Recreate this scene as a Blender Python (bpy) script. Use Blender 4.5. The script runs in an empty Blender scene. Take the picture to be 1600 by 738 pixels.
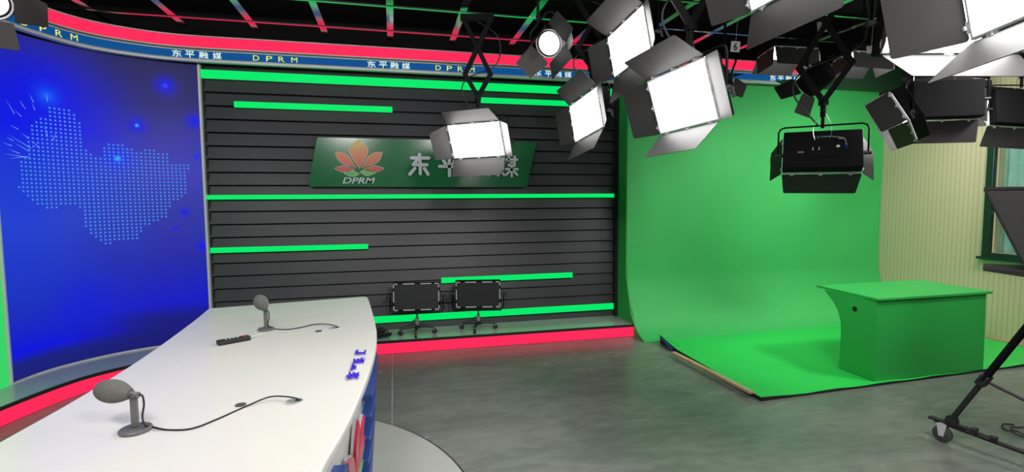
import bpy, math, random
from mathutils import Matrix, Vector
random.seed(7)
SC = bpy.context.scene
COL = SC.collection
PI = math.pi
R = math.radians

# ---------------------------------------------------------------- camera, world, lights, exposure
F_PX, CAM_H = 785.0, 1.6
ROT = Matrix(((0.973373036735077, 0.022473840504831515, -0.22812246239705888),
              (-0.22913891486112006, 0.06783785907974309, -0.9710269731432515),
              (-0.006347365863295074, 0.9974432070892258, 0.07118117432409475)))
cam_d = bpy.data.cameras.new('camera')
cam_d.sensor_fit = 'HORIZONTAL'
cam_d.sensor_width = 36.0
cam_d.lens = F_PX / 1600.0 * 36.0
cam_d.clip_start = 0.02
cam = bpy.data.objects.new('camera', cam_d)
COL.objects.link(cam)
cam.matrix_world = Matrix.Translation((0, 0, CAM_H)) @ ROT.to_4x4()
SC.camera = cam

world = bpy.data.worlds.new('world')
SC.world = world
world.use_nodes = True
world.node_tree.nodes['Background'].inputs[0].default_value = (0.8, 0.9, 1.0, 1)
world.node_tree.nodes['Background'].inputs[1].default_value = 0.05

E_PANEL = 25.0      # radiance of every lit studio panel
E_SPOT = 5.0
STUDIO = 1.0        # gain of the unseen fill lights added above the set


def area(name, loc, target, power, sx, sy, col=(1, 0.97, 0.94), spread=180):
    l = bpy.data.lights.new(name, 'AREA')
    l.shape = 'RECTANGLE'; l.size = sx; l.size_y = sy
    l.energy = power; l.color = col; l.spread = R(spread)
    o = bpy.data.objects.new(name, l)
    COL.objects.link(o)
    o.location = loc
    d = Vector(target) - Vector(loc)
    o.rotation_euler = d.to_track_quat('-Z', 'Y').to_euler()
    return o


for nm, lo, ta, pw, sp_ in (  # area fills added out of view to brighten desk, floor, green sheet and right wall
        ('fill_light', (-0.9, 0.2, 3.2), (-0.8, 3.2, 0.8), 58, 180),
        ('fill_light', (1.2, -0.4, 3.2), (0.6, 4.2, 0.5), 30, 110),
        ('fill_light', (2.4, 1.0, 3.2), (2.5, 2.3, 0.0), 31, 115),
        ('fill_light', (5.2, 2.4, 3.2), (3.9, 4.3, 0.0), 21, 95),
        ('fill_light', (5.3, 0.6, 3.0), (6.46, 3.9, 1.3), 8, 70),
        ('fill_light', (-2.2, 2.2, 3.2), (-0.6, 3.4, 0.7), 32, 180)):
    area(nm, lo, ta, pw * STUDIO, 0.6, 0.4, spread=sp_)

SC.view_settings.view_transform = 'Standard'
SC.view_settings.look = 'None'
SC.view_settings.exposure = 0.0
SC.view_settings.gamma = 1.0
SC.view_settings.use_curve_mapping = False


# ---------------------------------------------------------------- measuring: a pixel's ray meets a known plane
def ray(px, py):
    return ROT @ Vector((px - 800.0, -(py - 369.0), -F_PX))


def atz(px, py, z=0.0):
    d = ray(px, py); return Vector((0, 0, CAM_H)) + d * ((z - CAM_H) / d.z)


def aty(px, py, y):
    d = ray(px, py); return Vector((0, 0, CAM_H)) + d * (y / d.y)


def atx(px, py, x):
    d = ray(px, py); return Vector((0, 0, CAM_H)) + d * (x / d.x)


# ---------------------------------------------------------------- materials
def s2l(c):
    return tuple(((v / 255.0) / 12.92 if v / 255.0 <= 0.04045 else ((v / 255.0 + 0.055) / 1.055) ** 2.4) for v in c)


def mat(name, col, rough=0.5, metal=0.0, spec=0.5, noise=0.0, nscale=8.0, bump=0.0, bscale=60.0, rvar=0.0):
    m = bpy.data.materials.new(name); m.use_nodes = True
    nt = m.node_tree; b = nt.nodes['Principled BSDF']
    b.inputs['Base Color'].default_value = (*col, 1)
    b.inputs['Roughness'].default_value = rough
    b.inputs['Metallic'].default_value = metal
    b.inputs['Specular IOR Level'].default_value = spec
    if noise or bump or rvar:
        tc = nt.nodes.new('ShaderNodeTexCoord')
    if noise:
        n = nt.nodes.new('ShaderNodeTexNoise'); n.inputs['Scale'].default_value = nscale; n.inputs['Detail'].default_value = 6
        nt.links.new(tc.outputs['Object'], n.inputs['Vector'])
        r = nt.nodes.new('ShaderNodeValToRGB')
        r.color_ramp.elements[0].position = 0.3; r.color_ramp.elements[1].position = 0.7
        r.color_ramp.elements[0].color = (*[c * (1 - noise) for c in col], 1)
        r.color_ramp.elements[1].color = (*[min(1, c * (1 + noise)) for c in col], 1)
        nt.links.new(n.outputs['Fac'], r.inputs[0]); nt.links.new(r.outputs[0], b.inputs['Base Color'])
    if rvar:
        n = nt.nodes.new('ShaderNodeTexNoise'); n.inputs['Scale'].default_value = nscale * .6; n.inputs['Detail'].default_value = 5
        nt.links.new(tc.outputs['Object'], n.inputs['Vector'])
        mr = nt.nodes.new('ShaderNodeMapRange'); mr.inputs['From Min'].default_value = .3; mr.inputs['From Max'].default_value = .7
        mr.inputs['To Min'].default_value = rough - rvar; mr.inputs['To Max'].default_value = rough + rvar
        nt.links.new(n.outputs['Fac'], mr.inputs[0]); nt.links.new(mr.outputs[0], b.inputs['Roughness'])
    if bump:
        n = nt.nodes.new('ShaderNodeTexNoise'); n.inputs['Scale'].default_value = bscale; n.inputs['Detail'].default_value = 4
        nt.links.new(tc.outputs['Object'], n.inputs['Vector'])
        bp = nt.nodes.new('ShaderNodeBump'); bp.inputs['Strength'].default_value = bump; bp.inputs['Distance'].default_value = 0.005
        nt.links.new(n.outputs['Fac'], bp.inputs['Height']); nt.links.new(bp.outputs[0], b.inputs['Normal'])
    return m


def emis(name, col, strength, rough=0.4):
    m = mat(name, tuple(min(1, c * .06) for c in col), .6, spec=.1)
    b = m.node_tree.nodes['Principled BSDF']
    b.inputs['Emission Color'].default_value = (*col, 1)
    b.inputs['Emission Strength'].default_value = strength
    return m


M = {}
M['black'] = mat('black_coated_metal', (0.006, 0.006, 0.007), 0.65, spec=.08)
M['flap'] = mat('black_barn_door_sheet', (0.028, 0.027, 0.027), 0.55, spec=.25, noise=.12, nscale=6)
M['blackcable'] = mat('black_rubber', (0.012, 0.012, 0.013), 0.5)
M['rim'] = mat('brushed_aluminium_rim', (0.60, 0.60, 0.62), 0.4, metal=.2)
M['steel'] = mat('steel_wire', (0.6, 0.6, 0.6), 0.3, metal=1)
M['panel'] = emis('lit_panel_diffuser', (1, .985, .97), E_PANEL)
M['panel_far'] = emis('lit_panel_diffuser_far', (1, .985, .97), 19)
M['lens'] = emis('lit_fresnel_lens', (1, .98, .98), E_SPOT)
_nt = M['lens'].node_tree; _b = _nt.nodes['Principled BSDF']; _tc = _nt.nodes.new('ShaderNodeTexCoord')
_ln = _nt.nodes.new('ShaderNodeVectorMath'); _ln.operation = 'LENGTH'
_mr = _nt.nodes.new('ShaderNodeMapRange'); _mr.inputs['From Min'].default_value = .025; _mr.inputs['From Max'].default_value = .085
_mr.inputs['To Min'].default_value = E_SPOT; _mr.inputs['To Max'].default_value = .12
_nt.links.new(_tc.outputs['Object'], _ln.inputs[0]); _nt.links.new(_ln.outputs['Value'], _mr.inputs[0]); _nt.links.new(_mr.outputs[0], _b.inputs['Emission Strength'])
M['offpanel'] = mat('unlit_panel_honeycomb', (0.012, 0.012, 0.016), 0.6)
M['green_strip'] = emis('green_light_strip', s2l((0, 232, 105)), 1.0)
M['green_side'] = emis('green_light_panel', s2l((60, 225, 112)), .85)
M['red_strip'] = emis('red_light_band', s2l((255, 42, 88)), 1.0)
M['cove_red'] = emis('red_cove_light', s2l((255, 30, 60)), 26)
M['cove_green'] = emis('green_cove_light', s2l((0, 225, 90)), 14)
M['ticker'] = emis('blue_ticker_strip', s2l((10, 84, 150)), .85)
M['tick_white'] = emis('white_ticker_letter', s2l((225, 250, 238)), .95)
M['tick_yellow'] = emis('yellow_ticker_letter', s2l((238, 240, 90)), .95)
M['trim'] = mat('grey_aluminium_trim', (0.60, 0.60, 0.60), 0.4, metal=.1)
M['trimdark'] = mat('dark_grey_trim', (0.10, 0.10, 0.10), 0.5)
M['slat'] = mat('charcoal_slat', (0.046, 0.046, 0.053), 0.42, spec=.3, noise=.10, nscale=2.5)
M['slotblack'] = mat('black_backing', (0.008, 0.008, 0.008), 0.8)
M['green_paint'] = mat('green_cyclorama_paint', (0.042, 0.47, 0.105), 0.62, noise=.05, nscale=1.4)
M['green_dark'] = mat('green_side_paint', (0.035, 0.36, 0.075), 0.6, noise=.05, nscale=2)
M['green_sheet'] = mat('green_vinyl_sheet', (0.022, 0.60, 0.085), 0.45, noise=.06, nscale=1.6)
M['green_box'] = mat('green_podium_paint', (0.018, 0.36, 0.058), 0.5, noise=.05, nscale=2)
M['black_under'] = mat('black_sheet_backing', (0.01, 0.01, 0.012), 0.6)
M['wood'] = mat('pale_wood', (0.52, 0.36, 0.20), 0.5, noise=.2, nscale=9)
M['white_top'] = mat('white_gloss_laminate', (0.72, 0.70, 0.67), 0.22, noise=.015, nscale=3)
M['white_body'] = mat('white_panel', (0.62, 0.61, 0.60), 0.3)
M['blue_bar'] = mat('blue_gloss_bar', (0.022, 0.055, 0.24), 0.3)
M['mic'] = mat('grey_microphone_metal', (0.13, 0.13, 0.13), 0.45, noise=.08, nscale=80)
M['foam'] = mat('grey_foam_windscreen', (0.15, 0.155, 0.14), 0.95, noise=.25, nscale=260, bump=.8, bscale=500)
M['darkcap'] = mat('dark_plastic', (0.07, 0.07, 0.07), 0.4)
M['chrome'] = mat('chrome', (0.75, 0.75, 0.75), 0.15, metal=1)
M['grommet'] = mat('satin_steel_cover', (0.34, 0.34, 0.33), 0.35, metal=.2)
M['redbtn'] = mat('red_plastic', (0.55, 0.03, 0.06), 0.4)
M['whiteprint'] = mat('white_print', (0.7, 0.7, 0.7), 0.5)
M['grayprint'] = mat('grey_print', (0.2, 0.2, 0.2), 0.5)
M['blueplug'] = mat('blue_plastic', (0.03, 0.07, 0.3), 0.4)
M['acrylic_blue'] = mat('blue_acrylic', (0.06, 0.02, 0.62), 0.25)
M['acrylic_clear'] = mat('clear_acrylic', (0.82, 0.82, 0.86), 0.1)
M['acrylic_clear'].node_tree.nodes['Principled BSDF'].inputs['Transmission Weight'].default_value = .6
M['signboard'] = mat('green_sign_board', (0.012, 0.13, 0.045), 0.18)
M['signletter'] = mat('grey_sign_letter', (0.50, 0.51, 0.56), 0.5)
M['leaf'] = mat('green_leaf_print', (0.08, 0.36, 0.06), 0.35)
M['outline'] = mat('pale_logo_outline', (0.45, 0.5, 0.42), 0.4)
M['red_petal'] = mat('red_petal_acrylic', (0.55, 0.02, 0.07), 0.25)
M['pink_petal'] = mat('pink_petal_acrylic', (0.50, 0.07, 0.13), 0.25)
M['lime'] = mat('lime_leaf_acrylic', (0.12, 0.60, 0.10), 0.25)
M['tag'] = mat('white_paper_tag', (0.45, 0.45, 0.45), 0.6)
M['tagprint'] = mat('black_print', (0.01, 0.01, 0.01), 0.6)
M['ceil'] = mat('black_ceiling_paint', (0.010, 0.010, 0.010), 0.9)
M['blackwall'] = mat('black_wall_paint', (0.012, 0.012, 0.012), 0.9)
M['headend'] = mat('dark_green_board', (0.010, 0.055, 0.018), 0.6)
M['grid'] = mat('grey_ceiling_grid_bar', (0.62, 0.62, 0.62), 0.14, metal=1)
M['winframe'] = mat('dark_green_window_frame', (0.006, 0.026, 0.017), 0.4)
M['curtain'] = mat('pale_teal_curtain', (0.33, 0.52, 0.45), 0.8, noise=.1, nscale=4)
M['wheelgrey'] = mat('grey_rubber_wheel', (0.05, 0.05, 0.05), 0.6)
M['platform'] = mat('grey_platform_laminate', (0.36, 0.39, 0.37), 0.2, noise=.06, nscale=3)
M['disc'] = mat('pale_grey_vinyl_inlay', (0.42, 0.43, 0.40), 0.35, noise=.04, nscale=3)
M['seam'] = mat('pale_floor_seam', (0.42, 0.42, 0.40), 0.5)
M['hood'] = mat('dark_grey_hood_cloth', (0.035, 0.034, 0.034), 0.8, noise=.1, nscale=20)


def glass_mat():
    m = bpy.data.materials.new('window_glass'); m.use_nodes = True
    b = m.node_tree.nodes['Principled BSDF']
    b.inputs['Base Color'].default_value = (.9, 1, .97, 1)
    b.inputs['Roughness'].default_value = 0.05
    b.inputs['Transmission Weight'].default_value = 1
    b.inputs['IOR'].default_value = 1.1
    return m


M['glass'] = glass_mat()


def petal_grad():
    m = bpy.data.materials.new('orange_petal_print'); m.use_nodes = True
    nt = m.node_tree; b = nt.nodes['Principled BSDF']; b.inputs['Roughness'].default_value = .35
    tc = nt.nodes.new('ShaderNodeTexCoord'); sp = nt.nodes.new('ShaderNodeSeparateXYZ')
    mr = nt.nodes.new('ShaderNodeMapRange'); mr.inputs['From Min'].default_value = 1.93; mr.inputs['From Max'].default_value = 2.24
    cr = nt.nodes.new('ShaderNodeValToRGB')
    cr.color_ramp.elements[0].color = (0.42, 0.035, 0.04, 1)
    cr.color_ramp.elements[1].color = (0.50, 0.36, 0.03, 1)
    e = cr.color_ramp.elements.new(.35); e.color = (0.50, 0.10, 0.045, 1)
    e = cr.color_ramp.elements.new(.68); e.color = (0.52, 0.17, 0.05, 1)
    nt.links.new(tc.outputs['Object'], sp.inputs[0]); nt.links.new(sp.outputs['Z'], mr.inputs[0])
    nt.links.new(mr.outputs[0], cr.inputs[0]); nt.links.new(cr.outputs[0], b.inputs['Base Color'])
    return m


M['petal'] = petal_grad()


def floor_mat():
    m = bpy.data.materials.new('grey_mottled_epoxy_floor'); m.use_nodes = True
    nt = m.node_tree; b = nt.nodes['Principled BSDF']
    tc = nt.nodes.new('ShaderNodeTexCoord')
    n = nt.nodes.new('ShaderNodeTexNoise'); n.inputs['Scale'].default_value = 1.6; n.inputs['Detail'].default_value = 8
    n.inputs['Distortion'].default_value = .8
    mp = nt.nodes.new('ShaderNodeMapping'); mp.inputs['Scale'].default_value = (.7, 1.6, 1)
    nt.links.new(tc.outputs['Object'], mp.inputs[0]); nt.links.new(mp.outputs[0], n.inputs[0])
    cr = nt.nodes.new('ShaderNodeValToRGB')
    cr.color_ramp.elements[0].position = .3; cr.color_ramp.elements[1].position = .72
    cr.color_ramp.elements[0].color = (0.135, 0.152, 0.134, 1)
    cr.color_ramp.elements[1].color = (0.205, 0.222, 0.198, 1)
    nf = nt.nodes.new('ShaderNodeTexNoise'); nf.inputs['Scale'].default_value = 9; nf.inputs['Detail'].default_value = 8; nf.inputs['Distortion'].default_value = .4
    nt.links.new(mp.outputs[0], nf.inputs[0])
    ad = nt.nodes.new('ShaderNodeMath'); ad.operation = 'MULTIPLY_ADD'; ad.inputs[1].default_value = .75
    nt.links.new(nf.outputs['Fac'], ad.inputs[0])
    m2 = nt.nodes.new('ShaderNodeMath'); m2.operation = 'SUBTRACT'; m2.inputs[1].default_value = .375
    nt.links.new(n.outputs['Fac'], m2.inputs[0]); nt.links.new(m2.outputs[0], ad.inputs[2])
    nt.links.new(ad.outputs[0], cr.inputs[0]); nt.links.new(cr.outputs[0], b.inputs['Base Color'])
    mr = nt.nodes.new('ShaderNodeMapRange'); mr.inputs['To Min'].default_value = .20; mr.inputs['To Max'].default_value = .32
    nt.links.new(n.outputs['Fac'], mr.inputs[0]); nt.links.new(mr.outputs[0], b.inputs['Roughness'])
    n2 = nt.nodes.new('ShaderNodeTexNoise'); n2.inputs['Scale'].default_value = 14; n2.inputs['Detail'].default_value = 5
    nt.links.new(tc.outputs['Object'], n2.inputs[0])
    bp = nt.nodes.new('ShaderNodeBump'); bp.inputs['Strength'].default_value = .12; bp.inputs['Distance'].default_value = .004
    nt.links.new(n2.outputs['Fac'], bp.inputs['Height']); nt.links.new(bp.outputs[0], b.inputs['Normal'])
    return m


M['floor'] = floor_mat()


def groove_mat():
    m = bpy.data.materials.new('cream_grooved_panelling'); m.use_nodes = True
    nt = m.node_tree; b = nt.nodes['Principled BSDF']; b.inputs['Roughness'].default_value = .6
    tc = nt.nodes.new('ShaderNodeTexCoord'); sp = nt.nodes.new('ShaderNodeSeparateXYZ')
    nt.links.new(tc.outputs['Object'], sp.inputs[0])
    mu = nt.nodes.new('ShaderNodeMath'); mu.operation = 'MULTIPLY'; mu.inputs[1].default_value = 1 / .05
    fr = nt.nodes.new('ShaderNodeMath'); fr.operation = 'FRACT'
    nt.links.new(sp.outputs['Y'], mu.inputs[0]); nt.links.new(mu.outputs[0], fr.inputs[0])
    cr = nt.nodes.new('ShaderNodeValToRGB')
    cr.color_ramp.elements[0].position = .0; cr.color_ramp.elements[1].position = .2
    cr.color_ramp.elements[0].color = (0.31, 0.27, 0.16, 1)
    cr.color_ramp.elements[1].color = (0.58, 0.51, 0.32, 1)
    nt.links.new(fr.outputs[0], cr.inputs[0]); nt.links.new(cr.outputs[0], b.inputs['Base Color'])
    bp = nt.nodes.new('ShaderNodeBump'); bp.inputs['Strength'].default_value = .6; bp.inputs['Distance'].default_value = .01
    nt.links.new(cr.outputs[0], bp.inputs['Height']); nt.links.new(bp.outputs[0], b.inputs['Normal'])
    return m


M['groove'] = groove_mat()


# ---------------------------------------------------------------- mesh helpers
class MB:
    def __init__(s):
        s.v = []; s.f = []; s.uv = None

    def add(s, vs, fs):
        o = len(s.v)
        s.v += [tuple(v) for v in vs]
        s.f += [tuple(i + o for i in f) for f in fs]
        return s

    def box(s, c, d, m=None):
        x, y, z = d[0] / 2, d[1] / 2, d[2] / 2
        vs = [Vector((sx * x, sy * y, sz * z)) for sx in (-1, 1) for sy in (-1, 1) for sz in (-1, 1)]
        if m is not None: vs = [m @ v for v in vs]
        vs = [v + Vector(c) for v in vs]
        return s.add(vs, [(0, 1, 3, 2), (4, 6, 7, 5), (0, 4, 5, 1), (2, 3, 7, 6), (0, 2, 6, 4), (1, 5, 7, 3)])

    def prism(s, pts, fn, a, b):
        """pts 2-D outline; fn(u, v, t) -> 3-D; a, b the two depths."""
        n = len(pts)
        vs = [fn(u, v, a) for u, v in pts] + [fn(u, v, b) for u, v in pts]
        fs = [tuple(range(n))[::-1], tuple(range(n, 2 * n))] + [(i, (i + 1) % n, n + (i + 1) % n, n + i) for i in range(n)]
        return s.add(vs, fs)

    def tube(s, path, r, n=10, cap=True, close=False):
        P = [Vector(p) for p in path]
        rs = r if isinstance(r, (list, tuple)) else [r] * len(P)
        vs, fs = [], []
        prev = None
        for i, p in enumerate(P):
            if close: t = (P[(i + 1) % len(P)] - P[i - 1])
            else: t = (P[min(i + 1, len(P) - 1)] - P[max(i - 1, 0)])
            t.normalize()
            if prev is None:
                ref = Vector((0, 0, 1)) if abs(t.z) < .9 else Vector((1, 0, 0))
                u = t.cross(ref).normalized()
            else:
                u = (prev - t * prev.dot(t)).normalized()
            prev = u; w = t.cross(u)
            for k in range(n):
                a = 2 * PI * k / n
                vs.append(p + (u * math.cos(a) + w * math.sin(a)) * rs[i])
        L = len(P)
        for i in range(L if close else L - 1):
            j = (i + 1) % L
            for k in range(n):
                fs.append((i * n + k, i * n + (k + 1) % n, j * n + (k + 1) % n, j * n + k))
        if cap and not close:
            fs.append(tuple(range(n))[::-1]); fs.append(tuple((L - 1) * n + k for k in range(n)))
        return s.add(vs, fs)

    def cyl(s, a, b, r, n=20, r2=None):
        return s.tube([a, b], [r, r if r2 is None else r2], n)

    def lathe(s, prof, n=28, m=None, c=(0, 0, 0)):
        """prof: (r, z) list around local z."""
        vs, fs = [], []
        for r_, z in prof:
            for k in range(n):
                a = 2 * PI * k / n
                v = Vector((r_ * math.cos(a), r_ * math.sin(a), z))
                if m is not None: v = m @ v
                vs.append(v + Vector(c))
        for i in range(len(prof) - 1):
            for k in range(n):
                fs.append((i * n + k, i * n + (k + 1) % n, (i + 1) * n + (k + 1) % n, (i + 1) * n + k))
        fs.append(tuple(range(n))[::-1]); fs.append(tuple((len(prof) - 1) * n + k for k in range(n)))
        return s.add(vs, fs)

    def ribbon(s, path, prof):
        """path: 2-D (x, y) points; prof: closed (offset to the right-hand side of the walk, z)."""
        N = norms(path); n = len(prof)
        vs, fs = [], []
        for p, q in zip(path, N):
            for o, z in prof:
                vs.append((p[0] + q[0] * o, p[1] + q[1] * o, z))
        for i in range(len(path) - 1):
            for k in range(n):
                fs.append((i * n + k, (i + 1) * n + k, (i + 1) * n + (k + 1) % n, i * n + (k + 1) % n))
        fs.append(tuple(range(n))); fs.append(tuple((len(path) - 1) * n + k for k in range(n))[::-1])
        return s.add(vs, fs)

    def build(s, name, m, parent=None, smooth=False, bevel=0.0, segs=2):
        me = bpy.data.meshes.new(name)
        me.from_pydata([tuple(v) for v in s.v], [], s.f)
        me.validate(); me.update()
        import bmesh
        bm = bmesh.new(); bm.from_mesh(me)
        bmesh.ops.recalc_face_normals(bm, faces=bm.faces)
        bm.to_mesh(me); bm.free()
        if smooth:
            for p in me.polygons: p.use_smooth = True
            try: me.set_sharp_from_angle(angle=R(40))
            except Exception: pass
        me.materials.append(m)
        o = bpy.data.objects.new(name, me); COL.objects.link(o)
        if parent is not None: o.parent = parent
        if bevel:
            b = o.modifiers.new('bevel', 'BEVEL'); b.width = bevel; b.segments = segs; b.limit_method = 'ANGLE'; b.angle_limit = R(35)
            if not smooth:
                for p in me.polygons: p.use_smooth = True
                try: me.set_sharp_from_angle(angle=R(50))
                except Exception: pass
        return o


def norms(path):
    """unit normals pointing right of the walking direction (mitred)."""
    out = []
    for i in range(len(path)):
        a = None; b = None
        if i > 0: a = Vector(path[i]) - Vector(path[i - 1])
        if i < len(path) - 1: b = Vector(path[i + 1]) - Vector(path[i])
        na = Vector((a[1], -a[0])).normalized() if a is not None else None
        nb = Vector((b[1], -b[0])).normalized() if b is not None else None
        if na is None: out.append(nb)
        elif nb is None: out.append(na)
        else:
            m = (na + nb); m.normalize()
            c = max(.3, m.dot(na)); out.append(m / c)
    return out


def smooth_path(pts, k=5):
    P = [Vector(p) for p in pts]; out = []
    for i in range(len(P) - 1):
        p0 = P[max(i - 1, 0)]; p1 = P[i]; p2 = P[i + 1]; p3 = P[min(i + 2, len(P) - 1)]
        for j in range(k):
            t = j / k
            out.append(0.5 * ((2 * p1) + (p2 - p0) * t + (2 * p0 - 5 * p1 + 4 * p2 - p3) * t * t + (3 * p1 - p0 - 3 * p2 + p3) * t ** 3))
    out.append(P[-1])
    return out


def tag(o, label=None, cat=None, group=None, kind=None):
    if label: o['label'] = label
    if cat: o['category'] = cat
    if group: o['group'] = group
    if kind: o['kind'] = kind
    return o


def empty(name, loc=(0, 0, 0), rot=None, parent=None):
    o = bpy.data.objects.new(name, None); COL.objects.link(o)
    o.empty_display_size = .1
    if rot is not None: o.matrix_world = Matrix.Translation(loc) @ rot.to_4x4()
    else: o.location = loc
    if parent: o.parent = parent
    return o


def struct(o):
    o['kind'] = 'structure'; return o


def fxyz(u, v, t): return (u, v, t)
def fxz(u, v, t): return (u, t, v)          # outline in x-z, depth along y
def fyz(u, v, t): return (t, u, v)          # outline in y-z, depth along x


def glyphs(text, bold=0.0, shear=0.0):
    """mesh outline of a text, scaled to a unit box: returns verts (0..1, 0..1), faces, aspect."""
    c = bpy.data.curves.new('glyph', 'FONT'); c.body = text; c.size = 1; c.offset = bold; c.shear = shear
    c.resolution_u = 3
    o = bpy.data.objects.new('glyph', c); COL.objects.link(o)
    bpy.context.view_layer.update()
    dg = bpy.context.evaluated_depsgraph_get()
    me = bpy.data.meshes.new_from_object(o.evaluated_get(dg))
    vs = [v.co.copy() for v in me.vertices]; fs = [tuple(p.vertices) for p in me.polygons]
    bpy.data.objects.remove(o); bpy.data.curves.remove(c); bpy.data.meshes.remove(me)
    x0 = min(v.x for v in vs); x1 = max(v.x for v in vs); y0 = min(v.y for v in vs); y1 = max(v.y for v in vs)
    return [((v.x - x0) / (x1 - x0), (v.y - y0) / (y1 - y0)) for v in vs], fs, (x1 - x0) / (y1 - y0)


def put_glyph(mb, text, fn, w, h, thick=0.002, bold=0.0, shear=0.0):
    """fn(u, v, t) with u in metres from the centre along the writing, v up from centre, t out of the face."""
    vs, fs, asp = glyphs(text, bold, shear)
    n = len(vs)
    V = [fn((x - .5) * w, (y - .5) * h, thick) for x, y in vs] + [fn((x - .5) * w, (y - .5) * h, 0) for x, y in vs]
    edges = {}
    for f in fs:
        for i in range(len(f)):
            a, b = f[i], f[(i + 1) % len(f)]
            edges[(a, b)] = 1
    F = [f for f in fs]
    F += [(b, a, a + n, b + n) for (a, b) in edges if (b, a) not in edges]
    mb.add(V, F)


# ================================================================= THE SETTING
HX, HR = 2.70, 6.46           # where the slatted wall ends; the right wall
o = struct(MB().add([(-4.2, -2.5, 0), (6.7, -2.5, 0), (6.7, 7.3, 0), (-4.2, 7.3, 0)], [(0, 1, 2, 3)]).build('floor', M['floor']))
struct(MB().box((1.25, 2.4, 4.05), (11, 9.9, .1)).build('ceiling', M['ceil']))
struct(MB().box((1.25, 7.35, 2.0), (11, .1, 4.0)).build('wall_back', M['blackwall']))
struct(MB().box((-4.25, 2.4, 2.0), (.1, 9.9, 4.0)).build('wall_left', M['blackwall']))
struct(MB().box((1.25, -2.55, 2.0), (11, .1, 4.0)).build('wall_front', M['blackwall']))
# right wall with the window opening
wy0, wy1, wz0, wz1 = 3.05, 4.19, .985, 2.45
mb = MB()
mb.box((HR + .06, (wy1 + 7.3) / 2, 2.0), (.12, 7.3 - wy1, 4.0))
mb.box((HR + .06, (-2.5 + wy0) / 2, 2.0), (.12, wy0 + 2.5, 4.0))
mb.box((HR + .06, (wy0 + wy1) / 2, wz0 / 2), (.12, wy1 - wy0, wz0))
mb.box((HR + .06, (wy0 + wy1) / 2, (wz1 + 4) / 2), (.12, wy1 - wy0, 4 - wz1))
struct(mb.build('wall_right', M['groove']))
struct(MB().box((HR - .012, 1.4, .02), (.024, 8.2, .04)).build('baseboard_right', M['wood'], bevel=.004))
struct(MB().box((HR - .02, 2.4, 3.47), (.04, 9.8, 1.05)).build('trim_3', M['blackwall']))
# window
w = struct(empty('window_1', (HR, wy1, wz0)))
mb = MB()
fr = [(wy0 - .07, wz0 - .07, wy1 + .07, wz1 + .07)]
mb.box((-.02, .035, (wz1 - wz0) / 2), (.06, .07, wz1 - wz0 + .14))
mb.box((-.02, wy0 - wy1 - .035, (wz1 - wz0) / 2), (.06, .07, wz1 - wz0 + .14))
mb.box((-.02, (wy0 - wy1) / 2, wz1 - wz0 + .035), (.06, wy1 - wy0, .07))
mb.box((-.02, (wy0 - wy1) / 2, -.035), (.06, wy1 - wy0, .07))
mb.box((.03, (wy0 - wy1) / 2, (wz1 - wz0) / 2), (.03, .04, wz1 - wz0))
mb.build('window_frame', M['winframe'], w, bevel=.005)
MB().box((-.035, (wy0 - wy1) / 2, -.06), (.09, wy1 - wy0 + .2, .03)).build('window_sill', M['winframe'], w, bevel=.004)
MB().box((.035, (wy0 - wy1) / 2, (wz1 - wz0) / 2), (.006, wy1 - wy0, wz1 - wz0)).build('window_pane', M['glass'], w)
mb = MB()
pts = [(HR + .11 + .018 * math.sin(i * .9) * (1 + .3 * math.sin(i * .31)), wy0 - .05 + i * (wy1 - wy0 + .1) / 90) for i in range(91)]
mb.ribbon(pts, [(0, wz0 - .02), (0.004, wz0 - .02), (.004, wz1 + .03), (0, wz1 + .03)])
tag(mb.build('window_curtain', M['curtain'], smooth=True), 'pale teal curtain hanging behind the dark green window frame', 'curtain')

# ceiling grid: flat bars both ways
mb = MB()
GZ = 3.30
for i in range(16):
    x = .007 + .643 * (i - 5)
    mb.box((x, (5.58 if x < HX else 5.26) / 2 - 1.2, GZ + .01), (.062, (5.58 if x < HX else 5.26) + 2.4, .02))
for j in range(11):
    y = 5.31 - .655 * j
    if y < 5.2: mb.box((1.2, y, GZ + .001), (10.4, .030, .012))
    else: mb.box(((HX - 4.1) / 2, y, GZ + .001), (HX + 4.1, .030, .012))
struct(mb.build('ceiling_grid', M['grid']))

# floor inlay disc under the desk, with its black edge, and the pale seam
dc, dr = (-1.098, 2.528), 1.491
struct(MB().lathe([(dr + .012, 0), (dr + .012, .002)], 96, None, (dc[0], dc[1], 0)).build('floor_inlay_edge', M['slotblack']))
struct(MB().lathe([(dr, .001), (dr, .004)], 96, None, (dc[0], dc[1], 0)).build('floor_inlay', M['disc']))
struct(MB().box((-.046, 4.42, .001), (.007, 1.72, .002)).build('floor_seam', M['seam']))

# ---------------------------------------------------------------- curved paths of the set
LED = smooth_path([(-3.06, 4.55), (-3.03, 4.778), (-2.985, 5.02), (-2.89, 5.22), (-2.74, 5.41), (-2.545, 5.575), (-2.30, 5.70), (-2.07, 5.775), (-1.895, 5.80)], 5)
LED = [p for p in LED if p[1] >= 4.775]
HEAD = smooth_path([(-3.00, 3.6), (-2.97, 4.2), (-2.935, 4.65), (-2.885, 4.93), (-2.82, 5.12), (-2.74, 5.28), (-2.63, 5.41), (-2.46, 5.525), (-2.18, 5.635), (-1.88, 5.675), (-1.5, 5.68)], 5) + [Vector((HX, 5.68)), Vector((HX, 5.32)), Vector((5.05, 5.32))]
STEP = smooth_path([(-2.93, 3.0), (-2.88, 3.7), (-2.78, 4.256), (-2.607, 4.783), (-2.36, 5.08), (-2.05, 5.26), (-1.7, 5.33)], 5) + [Vector((HX, 5.31))]
PZ = .14

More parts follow.
